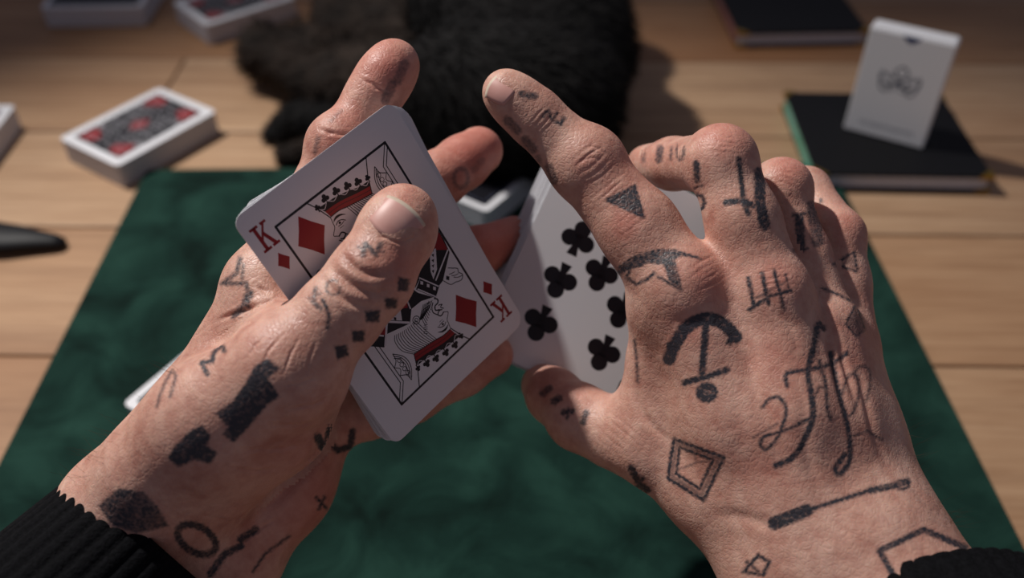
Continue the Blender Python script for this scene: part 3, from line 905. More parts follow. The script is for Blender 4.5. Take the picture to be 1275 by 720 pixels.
def refine(V, T, mark):
    """split marked triangles 1:4 with conforming neighbours; new points follow the curved surface"""
    Nn = vert_normals(V, T)
    E = np.concatenate([T[:, [0, 1]], T[:, [1, 2]], T[:, [2, 0]]])
    Es = np.sort(E, 1)
    nn_ = len(V)
    key_, inv = np.unique(Es[:, 0].astype(np.int64) * nn_ + Es[:, 1], return_inverse=True)
    U = np.stack([key_ // nn_, key_ % nn_], 1)
    inv = inv.reshape(3, -1)
    me = np.zeros(len(U), bool)
    for k in range(3): me[inv[k][mark]] = True
    new = np.full(len(U), -1, np.int64)
    new[me] = len(V) + np.arange(me.sum())
    a, b = U[me, 0], U[me, 1]
    d = V[b] - V[a]
    mid = (V[a] + V[b]) / 2 + (np.sum(Nn[a] * d, 1)[:, None] * Nn[a] - np.sum(Nn[b] * d, 1)[:, None] * Nn[b]) * (1 / 8.0)
    V2 = np.concatenate([V, mid])
    m = np.stack([new[inv[k]] for k in range(3)], 1)
    c = (m >= 0).sum(1)
    out = [T[c == 0]]
    t3 = T[c == 3]; m3 = m[c == 3]
    out += [np.stack([t3[:, 0], m3[:, 0], m3[:, 2]], 1), np.stack([m3[:, 0], t3[:, 1], m3[:, 1]], 1), np.stack([m3[:, 2], m3[:, 1], t3[:, 2]], 1), m3]
    for k in range(3):
        s = (c == 1) & (m[:, k] >= 0)
        p, q, r, mm = T[s, k], T[s, (k + 1) % 3], T[s, (k + 2) % 3], m[s, k]
        out += [np.stack([p, mm, r], 1), np.stack([mm, q, r], 1)]
        s = (c == 2) & (m[:, k] < 0)
        p, q, r = T[s, k], T[s, (k + 1) % 3], T[s, (k + 2) % 3]
        m1, m2 = m[s, (k + 1) % 3], m[s, (k + 2) % 3]
        out += [np.stack([p, q, m1], 1), np.stack([p, m1, m2], 1), np.stack([m2, m1, r], 1)]
    return V2, np.concatenate(out)

def seg_dist(U, pts, closed=False):
    """distance of 2-D points U to a polyline"""
    P = [np.array(p, float) for p in pts]
    if closed: P = P + [P[0]]
    if len(P) == 1: return np.hypot(U[:, 0] - P[0][0], U[:, 1] - P[0][1])
    best = np.full(len(U), 1e9)
    A = np.array(P); lo_, hi_ = A.min(0) - 30, A.max(0) + 30
    sel = np.where((U[:, 0] > lo_[0]) & (U[:, 0] < hi_[0]) & (U[:, 1] > lo_[1]) & (U[:, 1] < hi_[1]))[0]
    if len(sel) < len(U):
        if len(sel): best[sel] = seg_dist(U[sel], P)
        return best
    for a, b in zip(P[:-1], P[1:]):
        ab = b - a; l2 = ab @ ab + 1e-9
        t = np.clip(((U - a) @ ab) / l2, 0, 1)
        q = U - a - t[:, None] * ab
        best = np.minimum(best, np.hypot(q[:, 0], q[:, 1]))
    return best

def in_poly(U, pts):
    x, y = U[:, 0], U[:, 1]; c = np.zeros(len(U), bool)
    n = len(pts)
    for i in range(n):
        (x0, y0), (x1, y1) = pts[i], pts[(i + 1) % n]
        if y0 == y1: continue
        c ^= ((y0 > y) != (y1 > y)) & (x < (x1 - x0) * (y - y0) / (y1 - y0) + x0)
    return c

def mm(p): return cp(p[0], p[1], p[2] * 0.001) * 1000.0   # (px, py, depth mm) -> camera space mm

def chain(pts):
    """pts: (px, py, depth mm, radius mm)"""
    return [(mm(a), mm(b), a[3], b[3]) for a, b in zip(pts[:-1], pts[1:])]

def ball(p): return (mm(p), mm(p), p[3], p[3])

def smooth_step(x): x = np.clip(x, 0, 1); return x * x * (3 - 2 * x)

# ------------------------------------------------------------------ the hands
SKIN_RES = 0.75

def ell(cx_, cy_, rx, ry, a0=0, a1=360, n=14, rot=0):
    r = math.radians(rot)
    out = []
    for i in range(n + 1):
        a = math.radians(a0 + (a1 - a0) * i / n)
        x, y_ = rx * math.cos(a), ry * math.sin(a)
        out.append((cx_ + x * math.cos(r) - y_ * math.sin(r), cy_ + x * math.sin(r) + y_ * math.cos(r)))
    return out

def build_hand(name, groups, inks, folds, reds, parent):
    V, T, Q = implicit_mesh(groups, SKIN_RES)
    V = relax(V, tri_edges(T), 4)

    def project(V):
        return np.stack([CX + FPX * V[:, 0] / V[:, 2], CY + FPX * V[:, 1] / V[:, 2]], 1)

    def visible(V, T, U):
        Nn = vert_normals(V, T)
        view = -V / np.linalg.norm(V, axis=1, keepdims=True)
        face = np.sum(Nn * view, 1)
        c = 4.0
        g = np.floor((U + 400) / c).astype(int)
        W_ = 600
        gi = np.clip(g[:, 0], 0, W_ - 1) * W_ + np.clip(g[:, 1], 0, W_ - 1)
        zb = np.full(W_ * W_, 1e9)
        np.minimum.at(zb, gi, V[:, 2])
        zb2 = zb.reshape(W_, W_).copy()
        for dx in (-1, 0, 1):
            for dy in (-1, 0, 1):
                zb2 = np.minimum(zb2, np.roll(np.roll(zb.reshape(W_, W_), dx, 0), dy, 1))
        zm = zb2.ravel()[gi]
        return (face > 0.03) & (V[:, 2] < zm + 7.0), face

    for level in range(2):
        U = project(V); vis, face = visible(V, T, U)
        near = np.zeros(len(V), bool)
        ii = np.where(vis)[0]; Uv = U[ii]; nv = np.zeros(len(ii), bool)
        for k in inks:
            pts = k[1]
            if k[0] == 's': nv |= seg_dist(Uv, pts, k[4] if len(k) > 4 else False) < k[2] / 2 + 4
            else: nv |= (seg_dist(Uv, pts, True) < 4) | in_poly(Uv, pts)
        for pts, w, dep in folds: nv |= seg_dist(Uv, pts) < w + 3
        near[ii] = nv
        V, T = refine(V, T, near[T].any(1))
    U = project(V); vis, face = visible(V, T, U)
    ink = np.zeros(len(V)); red = np.zeros(len(V))
    ii = np.where(vis)[0]; Uv = U[ii]
    iv = np.zeros(len(ii)); jit = 0.8 * np.sin(Uv[:, 0] * 0.9 + 1.3 * np.sin(Uv[:, 1] * 0.7)) + 0.7 * np.sin(Uv[:, 1] * 1.1 + Uv[:, 0] * 0.35)
    for k in inks:
        if k[0] == 's':
            d = k[2] / 2 - seg_dist(Uv, k[1], k[4] if len(k) > 4 else False)
            st = k[3]
        else:
            e = seg_dist(Uv, k[1], True)
            d = np.where(in_poly(Uv, k[1]), e, -e); st = k[2]
        iv = np.maximum(iv, st * smooth_step((d + jit * 0.5) / 5.0 + 0.5))
    ink[ii] = iv
    rv = np.zeros(len(ii))
    for (x, y_, r, s) in reds:
        rv = np.maximum(rv, s * np.exp(-((Uv[:, 0] - x) ** 2 + (Uv[:, 1] - y_) ** 2) / (r * r)))
    red[ii] = rv
    Nn = vert_normals(V, T)
    disp = np.zeros(len(ii))
    for pts, w, dep in folds:
        d = seg_dist(Uv, pts)
        s = d / w
        a, b = np.array(pts[0], float), np.array(pts[-1], float)
        half = 0.42 * sum(math.dist(p, q) for p, q in zip(pts[:-1], pts[1:]))
        ends = np.minimum(np.hypot(*(Uv - a).T), np.hypot(*(Uv - b).T))
        fade = smooth_step((ends + 0.5) / half) * (1.0 if w > 5.5 else 0.8 + 0.25 * np.sin(Uv[:, 0] * 0.31 + Uv[:, 1] * 0.23))
        disp += fade * dep * (-np.exp(-(s * 1.7) ** 2) + 0.16 * np.exp(-((s - 1.3) * 1.8) ** 2))
    # fade the folds where the surface turns away
    disp *= smooth_step((face[ii] - 0.05) / 0.25)
    V[ii] += Nn[ii] * disp[:, None]
    base = np.array(parent.location)
    o = np_mesh(name, c2w(V / 1000.0) - base, T, M_SKIN, parent)
    for nm, arr in (('ink', ink), ('red', red)):
        at = o.data.attributes.new(nm, 'FLOAT', 'POINT')
        at.data.foreach_set('value', arr.astype(np.float32))
    return o

def zig(p, q, amp, n):
    p = np.array(p, float); q = np.array(q, float); d = q - p; nn = np.array([-d[1], d[0]]) / np.linalg.norm(d)
    return [tuple(p + d * i / n + nn * amp * (1 if i % 2 else -1)) for i in range(n + 1)]

person = empty('person', tuple(c2w(cp(640, 500, 0.33))))
tag(person, 'person in black ribbed sweater holding a packet of cards in each hand', 'person')

# ---- hand with the king: thumb on top, fingers behind the packet
LH = [
    # forearm and wrist
    (10, 10, chain([(-110, 1000, 275, 20), (70, 795, 289, 21), (167, 652, 291, 23.5)]) + chain([(-50, 1030, 292, 20), (140, 840, 304, 21), (262, 700, 308, 22)])),
    # metacarpals
    (9, 9, chain([(167, 642, 290, 21), (250, 520, 291, 15.0), (336, 358, 292, 12.2)])
         + chain([(185, 650, 295, 20), (260, 520, 304, 16), (340, 395, 310, 13)])
         + chain([(225, 670, 302, 20), (300, 560, 314, 15), (368, 455, 322, 12.5)])
         + chain([(265, 690, 306, 20), (345, 600, 318, 18), (398, 520, 328, 14)])),
    # index finger
    (5, 4, chain([(332, 355, 292, 12.5), (376, 286, 296, 10.4), (426, 184, 299, 9.6), (466, 118, 302, 8.5), (491, 80, 304, 8.2)]) + [ball((420, 180, 297, 9.9)), ball((481, 94, 302, 8.9))]),
    # middle finger
    (4, 4, chain([(340, 395, 310, 13), (420, 310, 314, 11), (478, 258, 319, 10.4), (548, 222, 338, 9.8), (596, 188, 352, 9.2)]) + [ball((575, 203, 346, 9.7))]),
    # ring finger
    (4, 4, chain([(368, 455, 322, 12.5), (440, 385, 326, 10.8), (505, 345, 332, 10.2), (590, 315, 350, 9.4), (640, 296, 364, 8.6)])),
    # little finger
    (4, 4, chain([(398, 520, 328, 13), (460, 510, 332, 10), (512, 494, 335, 9.2), (575, 463, 338, 8.6), (612, 442, 340, 8.0)])),
    # thumb ball and thumb
    (8, 8, chain([(205, 590, 279, 19), (265, 530, 272, 18.5), (350, 468, 266, 16.5)]) + chain([(240, 610, 288, 17), (340, 520, 281, 16), (378, 470, 276, 13)])),
    (7, 5, chain([(362, 455, 266, 14.5), (426, 388, 268, 11.6), (464, 342, 270.5, 10.8), (490, 296, 274, 10.4), (503, 268, 276.5, 9.2)]) + [ball((497, 283, 275, 10.3)), ball((462, 346, 270, 11.2))]),
    # web of skin to the index
    (9, 6, chain([(358, 440, 270, 9), (335, 390, 284, 8), (328, 358, 290, 9)])),
]
L_INK = [
    ('s', [(504, 80), (495, 100)], 12, 0.55), ('s', [(489, 104), (480, 124)], 12, 0.6), ('s', [(396, 172), (392, 190)], 6, 0.5), ('s', [(425, 138), (412, 150)], 5, 0.35), ('s', ell(574, 222, 9, 12), 5, 0.5), ('s', [(590, 212), (600, 200)], 8, 0.35),
    ('s', [(452, 317), (455, 304), (468, 317), (474, 305)], 7, 0.75), ('s', [(446, 308), (478, 314)], 4, 0.6),
    ('s', ell(415, 358, 9, 9, 0, 300), 3.2, 0.7), ('s', [(393, 360), (390, 376), (399, 384)], 6, 0.75), ('s', [(402, 374), (410, 392), (408, 408)], 5, 0.85), ('s', [(385, 372), (398, 366)], 4, 0.6),
    ('p', [(496, 345), (510, 348), (508, 363), (495, 362)], 1.0), ('p', [(479, 371), (495, 372), (494, 384), (480, 384)], 1.0),
    ('p', [(455, 388), (473, 386), (472, 401), (456, 401)], 1.0), ('p', [(438, 412), (454, 412), (453, 426), (439, 425)], 1.0), ('p', [(416, 431), (432, 430), (434, 443), (420, 448)], 1.0),
    ('s', [(299, 322), (295, 340), (277, 353), (306, 353), (310, 367)], 6, 0.75), ('s', [(310, 366), (306, 378)], 11, 0.85), ('s', [(300, 384), (290, 394)], 8, 0.8), ('s', [(303, 330), (301, 350)], 5, 0.6),
    ('s', [(276, 429), (266, 440), (264, 450), (251, 452), (258, 466)], 6, 0.9), ('s', [(276, 429), (279, 437)], 6, 0.85),
    ('s', [(195, 507), (202, 484), (214, 461), (219, 468), (212, 494)], 4, 0.65),
    ('p', [(333, 446), (349, 459), (334, 471), (348, 494), (333, 504), (310, 532), (291, 551), (277, 541), (284, 532), (268, 515), (291, 499), (305, 478), (317, 456)], 0.92),
    ('p', [(251, 529), (262, 542), (258, 555), (271, 564), (262, 578), (242, 573), (222, 582), (209, 571), (218, 555), (235, 538)], 0.88),
    ('p', [(122, 630), (147, 608), (178, 612), (196, 631), (210, 655), (170, 665), (140, 655)], 0.8),
    ('s', [(412, 532), (409, 550), (420, 561), (436, 556), (439, 537)], 8, 0.95), ('s', [(396, 545), (404, 558)], 11, 0.95),
    ('s', [(394, 620), (406, 633)], 4, 0.9), ('s', [(404, 619), (397, 634)], 4, 0.9),
    ('s', ell(245, 672, 26, 16, 180, 520, 16, 30), 9, 0.9), ('s', [(262, 715), (280, 690), (300, 680)], 9, 0.9), ('s', [(300, 672), (318, 660)], 10, 0.85), ('s', [(315, 712), (330, 690), (360, 668)], 4, 0.8),
]
L_FOLD = [
    # thumb joint folds
    (smooth_pts([(420, 310), (446, 336), (472, 342), (496, 332)], 4), 7.5, 0.75), (smooth_pts([(404, 325), (438, 355), (470, 366), (494, 356)], 4), 8, 0.85), (smooth_pts([(392, 340), (428, 372), (456, 384), (480, 379)], 4), 7, 0.6),
    # web fold between index base and thumb
    ([(358, 371), (330, 376), (300, 388), (262, 402)], 5, 1.1), ([(345, 388), (310, 402), (280, 414), (250, 432)], 4, 0.45), ([(335, 366), (318, 355)], 4, 0.5),
    ([(300, 410), (270, 428), (240, 452), (222, 476)], 4, 0.35), ([(262, 402), (240, 420), (225, 440)], 4, 0.4),
    # wrinkles along the thumb ball
    ([(360, 410), (335, 436), (320, 470)], 3.2, 0.25), ([(378, 412), (362, 440), (352, 470)], 3.2, 0.25), ([(396, 420), (386, 445), (378, 476)], 3.2, 0.22), ([(345, 405), (318, 430), (305, 455)], 3.2, 0.2),
    ([(420, 490), (390, 505), (350, 510)], 3.5, 0.4), ([(410, 520), (375, 530), (330, 530)], 3.5, 0.35), ([(395, 550), (350, 560), (290, 560)], 4, 0.45), ([(370, 580), (320, 588), (272, 580)], 4, 0.4), ([(400, 468), (370, 478), (345, 480)], 3.2, 0.25),
    # palm and heel creases
    (smooth_pts([(418, 508), (405, 545), (380, 585), (340, 625), (300, 650)], 4), 10, 0.8), ([(360, 640), (320, 660), (290, 690)], 4, 0.4), ([(240, 640), (290, 650), (330, 630)], 4, 0.4),
    # index finger creases
    ([(447, 97), (466, 106), (490, 120)], 3.5, 0.5), ([(392, 158), (412, 166), (440, 168)], 4, 0.55), ([(452, 104), (480, 116)], 3, 0.2),
    # round the nail
    ([(470, 258), (466, 278), (474, 294), (497, 303), (515, 296), (522, 282)], 3.0, 0.45),
]
L_RED = [(505, 330, 30, 0.5), (500, 245, 22, 0.35), (480, 85, 45, 0.75), (600, 190, 60, 0.9), (620, 290, 60, 1.0), (620, 455, 50, 0.4), (430, 140, 30, 0.45), (400, 620, 90, 0.55), (420, 180, 30, 0.5), (330, 420, 40, 0.15)]
hand_k = build_hand('hand', LH, L_INK, L_FOLD, L_RED, person)

# ---- hand with the nine: seen from the back, index stretched out
RH = [
    (10, 10, chain([(1240, 960, 262, 30), (1140, 800, 270, 28), (1075, 690, 279, 24)]) + chain([(1130, 980, 274, 30), (1040, 830, 282, 27), (985, 700, 290, 22)])),
    # metacarpals
    (8, 8, chain([(985, 690, 288, 20), (915, 520, 290, 16), (852, 362, 291, 13.2)])
         + chain([(1020, 690, 281, 20), (985, 520, 283, 15), (957, 372, 288, 12.6)])
         + chain([(1060, 680, 281, 20), (1040, 530, 288, 14), (1024, 410, 294, 12.0)])
         + chain([(1100, 670, 283, 19), (1066, 540, 296, 13), (1048, 430, 303, 11.6)])
         + chain([(960, 560, 303, 14), (1020, 560, 305, 14)]) ),
    # index finger
    (5, 4, chain([(848, 364, 292, 14.2), (795, 285, 296, 12.6), (728, 205, 301, 11.2), (664, 144, 300, 8.8), (628, 114, 299, 7.0)]) + [ball((733, 203, 299, 11.8)), ball((850, 352, 288, 11.5)), ball((836, 380, 297, 13.0)), ball((640, 124, 299, 8.0))]),
    # middle finger
    (4.5, 4, chain([(957, 372, 288, 12.6), (925, 275, 289, 11.0), (898, 203, 292, 10.3), (838, 204, 321, 8.6), (806, 206, 338, 7.6)]) + [ball((897, 198, 293, 10.5)), ball((960, 360, 285, 10.5))]),
    # ring finger
    (2.5, 4, chain([(1022, 412, 297, 11.6), (996, 318, 303, 9.2), (970, 237, 307, 9.0), (936, 242, 334, 8.2), (908, 248, 350, 7.4)]) + [ball((975, 233, 308, 9.2))]),
    # little finger
    (2.5, 4, chain([(1050, 432, 305, 11.2), (1048, 352, 311, 8.8), (1043, 294, 314, 8.6), (1004, 238, 330, 8.0), (975, 228, 342, 7.2)])),
    # thumb and its base
    (9, 8, chain([(985, 690, 296, 18), (900, 610, 301, 17), (812, 552, 310, 13.5)]) + chain([(880, 500, 300, 12), (820, 510, 308, 10)])),
    (6, 5, chain([(812, 552, 310, 13.5), (765, 540, 317, 11.0), (722, 520, 324, 11.0), (690, 493, 337, 9.4), (676, 480, 347, 8.2)])),
    # web of skin between thumb and index
    (9, 6, chain([(836, 385, 300, 12), (822, 450, 306, 10), (806, 520, 311, 10)])),
]
R_INK_SHADE = [
    ('s', [(649, 117), (666, 120)], 9, 0.75), ('s', [(676, 145), (682, 138), (687, 148), (694, 141)], 4.5, 0.85), ('s', [(690, 151), (698, 154), (702, 147)], 5, 0.85),
    ('s', [(632, 150), (644, 162)], 11, 0.6), ('s', [(654, 174), (664, 186)], 11, 0.6), ('s', [(670, 196), (672, 200)], 6, 0.5), ('s', [(684, 208), (690, 226)], 10, 0.65),
    ('p', [(756, 249), (790, 232), (801, 270)], 0.9), ('s', [(756, 249), (790, 232), (801, 270)], 4, 1.0, True),
    ('p', [(767, 347), (772, 332), (791, 319), (815, 312), (839, 312), (872, 322), (848, 319), (839, 324), (848, 361), (833, 350), (826, 330), (806, 328), (784, 336)], 0.86),
    ('s', [(767, 347), (772, 332), (791, 319), (815, 312), (839, 312), (872, 322)], 3.2, 0.95), ('s', [(780, 345), (786, 333), (800, 330)], 4, 0.9), ('s', [(782, 347), (792, 354), (806, 348), (815, 340)], 4.5, 0.85), ('s', [(839, 324), (848, 361), (820, 345)], 4, 0.85),
    ('s', smooth_pts([(833, 447), (840, 430), (855, 408), (878, 397), (900, 403), (916, 420)], 4), 16, 1.0), ('s', [(833, 430), (838, 446)], 8, 0.9), ('s', [(908, 426), (918, 416)], 9, 0.9),
    ('s', [(879, 404), (877, 430), (874, 464)], 9, 0.95), ('s', [(852, 477), (878, 470), (905, 461)], 8, 0.95), ('s', ell(880, 489, 9, 8), 10, 0.95), ('s', [(878, 488), (882, 490)], 8, 0.8),
    ('s', [(932, 347), (939, 382)], 6, 0.9), ('s', [(949, 341), (957, 378)], 6, 0.9), ('s', [(964, 338), (976, 384)], 5, 0.9), ('s', [(978, 342), (983, 362)], 3, 0.8), ('s', [(933, 386), (958, 369), (984, 362)], 5, 0.95), ('s', [(940, 372), (980, 350)], 3, 0.7),
    # lettering on the back of the hand
    ('s', smooth_pts([(1017, 408), (1013, 432), (1006, 463), (1010, 490), (1012, 520), (999, 554), (984, 572), (966, 580)], 4), 8, 0.92),
    ('s', smooth_pts([(949, 507), (958, 497), (971, 496), (979, 513), (968, 545), (955, 559), (948, 556), (950, 545), (975, 537), (1012, 520)], 4), 5, 0.85),
    ('s', smooth_pts([(980, 480), (980, 465), (1010, 460), (1038, 452), (1054, 440)], 4), 6, 0.85), ('s', [(938, 545), (968, 528)], 3, 0.6),
    ('s', smooth_pts([(1020, 450), (1028, 480), (1030, 506), (1034, 522)], 4), 5, 0.8), ('s', [(1012, 500), (1020, 482), (1030, 484)], 4, 0.75),
    ('s', smooth_pts([(1036, 440), (1044, 484), (1056, 535), (1058, 572), (1046, 590), (1040, 584), (1052, 566)], 4), 7, 0.9),
    ('s', ell(1059, 492, 10, 27, 0, 360, 16, 8), 4, 0.75), ('s', [(1064, 543), (1080, 536), (1098, 547)], 4, 0.7), ('s', ell(1074, 470, 10, 14, 180, 360, 8), 3.5, 0.7), ('s', [(1084, 470), (1080, 500)], 3.5, 0.7),
    ('s', [(1020, 404), (1026, 408)], 9, 0.9),
    # outer side of the hand
    ('s', [(1024, 359), (1046, 368), (1066, 378)], 3.5, 0.9), ('p', [(1066, 378), (1076, 409), (1067, 419), (1054, 404)], 0.55), ('s', [(1066, 378), (1076, 409), (1067, 419), (1054, 404)], 4, 0.85, True),
    ('s', [(1039, 329), (1064, 314), (1067, 338), (1039, 329)], 4, 0.9), ('p', [(1046, 328), (1063, 318), (1065, 335)], 0.5),
    ('s', [(995, 270), (997, 310)], 12, 0.85), ('s', [(988, 268), (1003, 266)], 5, 0.8), ('s', [(989, 312), (1004, 310)], 5, 0.8),
    ('s', [(946, 215), (946, 250), (952, 280)], 14, 0.9), ('s', [(1012, 260), (1018, 300)], 16, 0.7), ('s', [(1008, 254), (1022, 250)], 6, 0.7),  # shadow between the fingers, painted as ink on ring and little finger
    # middle finger
    ('s', [(920, 198), (926, 250)], 7, 0.95), ('s', [(904, 252), (926, 250), (938, 256)], 8, 0.95), ('s', [(926, 250), (932, 266)], 8, 0.9),
    ('s', [(867, 204), (868, 224)], 9, 0.9), ('s', [(865, 234), (874, 231)], 4, 0.8), ('s', ell(870, 252, 7, 9), 5, 0.9),
    ('s', [(801, 188), (801, 200)], 5, 0.6), ('s', [(822, 185), (820, 199)], 9, 0.75), ('s', [(836, 184), (835, 199)], 3, 0.8), ('s', ell(847, 189, 4, 10), 4, 0.75),
    # diamond
    ('s', [(839, 547), (901, 570), (876, 623), (832, 596)], 5, 0.95, True), ('s', [(846, 557), (888, 573), (871, 609), (842, 590)], 4.5, 0.95, True), ('s', [(843, 552), (895, 571), (873, 617), (836, 593)], 6, 0.55, True), ('s', [(846, 585), (868, 576), (886, 574)], 2.5, 0.6), ('s', [(868, 576), (862, 560)], 2.5, 0.5),
    # arrow
    ('s', [(964, 652), (1004, 636)], 17, 0.95), ('s', [(1004, 636), (1083, 611)], 6, 0.95), ('s', [(1083, 611), (1118, 604), (1130, 600)], 9, 0.85), ('s', ell(1123, 604, 8, 5), 5, 0.8),
    # angular outline near the cuff
    ('s', [(1112, 716), (1095, 686), (1150, 660), (1202, 682)], 8, 0.92),
    ('s', [(926, 712), (944, 692), (958, 700), (950, 716)], 5, 0.9, True), ('s', [(930, 700), (944, 712)], 5, 0.8),
    ('s', [(790, 424), (793, 448)], 4, 0.75), ('s', [(793, 452), (794, 476)], 4, 0.75),
    ('s', [(676, 490), (684, 484)], 9, 0.7), ('s', [(690, 500), (696, 496)], 9, 0.8), ('s', [(702, 514), (712, 512)], 8, 0.8), ('s', [(706, 520), (708, 510)], 5, 0.7), ('s', [(726, 526), (730, 514)], 8, 0.8),
    ('s', [(786, 583), (797, 604), (806, 610)], 9, 0.95), ('s', [(800, 596), (792, 610)], 6, 0.9),
]
def wrinkle_set(cx_, cy_, ang, half, n, step, bend, w=3.0, dep=0.3):
    out = []
    a = math.radians(ang); d = np.array([math.cos(a), math.sin(a)]); nn = np.array([-d[1], d[0]])
    for i in range(n):
        o = (i - (n - 1) / 2) * step
        h = half * random.uniform(0.7, 1.0)
        pts = [tuple(np.array([cx_, cy_]) + d * t * h + nn * (o + bend * (1 - t * t) * (1 if o >= 0 else -1) + random.uniform(-.8, .8))) for t in np.linspace(-1, 1, 7)]
        out.append((pts, w, 0.55 * dep * random.uniform(0.5, 1.3)))
    return out
R_FOLD = []
R_FOLD += wrinkle_set(738, 203, -38, 30, 5, 8.5, 2.5, 3.4, 0.36)         # index middle joint
R_FOLD += [(smooth_pts([(722, 190), (734, 182), (750, 188), (760, 202)], 4), 3.0, 0.2), ([(722, 202), (736, 196), (750, 200)], 3, 0.2)]
R_FOLD += wrinkle_set(762, 240, -38, 36, 4, 7, 0, 2.8, 0.16) + wrinkle_set(786, 270, -36, 40, 4, 8, 0, 2.6, 0.12)
R_FOLD += wrinkle_set(676, 150, -46, 22, 4, 6, 1, 2.6, 0.22)             # index end joint
R_FOLD += wrinkle_set(898, 180, 6, 30, 4, 7, -1, 2.8, 0.24)              # middle knuckle
R_FOLD += wrinkle_set(900, 240, 84, 40, 4, 9, 0, 2.4, 0.10)
R_FOLD += wrinkle_set(980, 222, 20, 20, 3, 7, 0, 2.8, 0.25)
R_FOLD += wrinkle_set(880, 340, -30, 34, 4, 9, 2, 3.0, 0.18)             # index knuckle
R_FOLD += wrinkle_set(965, 345, -10, 28, 3, 8, 1, 3.0, 0.16)
R_FOLD += wrinkle_set(770, 545, 40, 40, 5, 9, 0, 3.0, 0.18)              # thumb base
R_FOLD += [
    # hollows between the tendons
    (smooth_pts([(935, 330), (962, 380), (985, 410), (998, 450)], 4), 9, 0.55), (smooth_pts([(905, 385), (930, 450), (960, 540), (985, 610)], 4), 16, 0.7),
    (smooth_pts([(1002, 330), (1022, 372), (1030, 410), (1042, 470), (1060, 540)], 4), 7, 0.9), (smooth_pts([(1024, 350), (1036, 400), (1056, 470), (1076, 530)], 4), 6, 0.7), (smooth_pts([(1062, 440), (1076, 490), (1088, 540), (1110, 590)], 4), 7, 0.6),
    (smooth_pts([(825, 402), (855, 402), (890, 396)], 4), 16, 0.4),
    (smooth_pts([(790, 470), (798, 510), (822, 540), (846, 556)], 4), 8, 0.6),
    (smooth_pts([(1000, 470), (1004, 560), (1030, 640)], 4), 12, 0.45),
    (smooth_pts([(880, 640), (930, 645), (980, 665)], 4), 12, 0.5),
    (smooth_pts([(1126, 590), (1150, 625), (1190, 660)], 4), 6, 0.3),
    ([(618, 108), (628, 117), (645, 114)], 2.6, 0.35),
]
R_RED = [(880, 350, 40, 0.5), (968, 350, 36, 0.5), (780, 280, 20, 0.5), (898, 170, 34, 0.55), (985, 205, 30, 0.6), (1060, 280, 40, 0.3), (945, 560, 60, 0.15), (740, 205, 30, 0.35), (700, 480, 40, 0.35), (800, 200, 30, 0.3), (960, 440, 40, 0.25), (860, 400, 30, 0.4), (1075, 420, 40, 0.35)]
hand_n = build_hand('hand', RH, R_INK_SHADE, R_FOLD, R_RED, person)

# ---- fingernails
def nail(parent_hand, px, py, axis_px, tilt, width, length, rad):
    """nail bed centred where the finger surface meets the given point; axis direction in camera space"""
    me = parent_hand.data
    k = len(me.vertices)
    co = np.empty(k * 3, np.float32); me.vertices.foreach_get('co', co)
    rel = co.reshape(-1, 3) + np.array(person.location) - CAM
    Cm = np.stack([rel @ AX_R, -(rel @ AX_U), rel @ AX_F], 1) * 1000.0
    nr = np.empty(k * 3, np.float32); me.vertices.foreach_get('normal', nr); nr = nr.reshape(-1, 3)
    Nc = np.stack([nr @ AX_R, -(nr @ AX_U), nr @ AX_F], 1)
    U_ = np.stack([CX + FPX * Cm[:, 0] / Cm[:, 2], CY + FPX * Cm[:, 1] / Cm[:, 2]], 1)
    ids = np.where((np.hypot(U_[:, 0] - px, U_[:, 1] - py) < 6) & (np.sum(Nc * Cm, 1) < 0))[0]
    ids = ids[Cm[ids, 2] < Cm[ids, 2].min() + 4]
    c = Cm[ids].mean(0)
    n = Nc[ids].mean(0) + np.array(tilt, float); n /= np.linalg.norm(n)
    a = np.array(axis_px, float); a -= n * (a @ n); a /= np.linalg.norm(a)
    s = np.cross(a, n)
    nu, nv = 13, 11
    V, F = [], []
    for lay, dz in ((0, 0.32), (1, -0.6)):
        for j in range(nv):
            v = -1 + 2 * j / (nv - 1)
            for i in range(nu):
                u_ = -1 + 2 * i / (nu - 1)
                # rounded cuticle end, gently curved free edge
                endb = 1 - 0.28 * u_ * u_ if v < 0 else 1 - 0.10 * u_ * u_
                x = u_ * width / 2 * (1 - 0.10 * max(0, -v) ** 2)
                y_ = v * length / 2 * endb
                h = -(rad - math.sqrt(max(rad * rad - x * x, 0.01))) - 0.010 * y_ * y_ + dz - 0.8 * ((1 - v) / 2) ** 3
                V.append(c + s * x + a * y_ + n * h)
    m = nu * nv
    for j in range(nv - 1):
        for i in range(nu - 1):
            q = (j * nu + i, j * nu + i + 1, (j + 1) * nu + i + 1, (j + 1) * nu + i)
            F.append(q); F.append(tuple(m + k for k in q[::-1]))
    rim = [i for i in range(nu)] + [j * nu + nu - 1 for j in range(1, nv)] + [(nv - 1) * nu + i for i in range(nu - 2, -1, -1)] + [j * nu for j in range(nv - 2, 0, -1)]
    for i in range(len(rim)):
        p, q = rim[i], rim[(i + 1) % len(rim)]
        F.append((q, p, p + m, q + m))
    o = mesh_obj('fingernail', c2w(np.array(V) / 1000.0) - np.array(person.location), F, M_NAIL, parent_hand, True)
    o.data.materials.append(M_NAILTIP)
    for k, p in enumerate(o.data.polygons):
        vs_ = [v % m // nu for v in p.vertices]
        if min(vs_) >= nv - 2: p.material_index = 1
    return o

nail(hand_k, 493, 273, (0.62, -0.76, 0.25), (0.03, 0.0, 0.0), 14.0, 11.5, 10.6)
nail(hand_n, 626, 107, (-0.80, -0.60, -0.05), (0.05, -0.2, 0.0), 9.6, 9.0, 6.6)

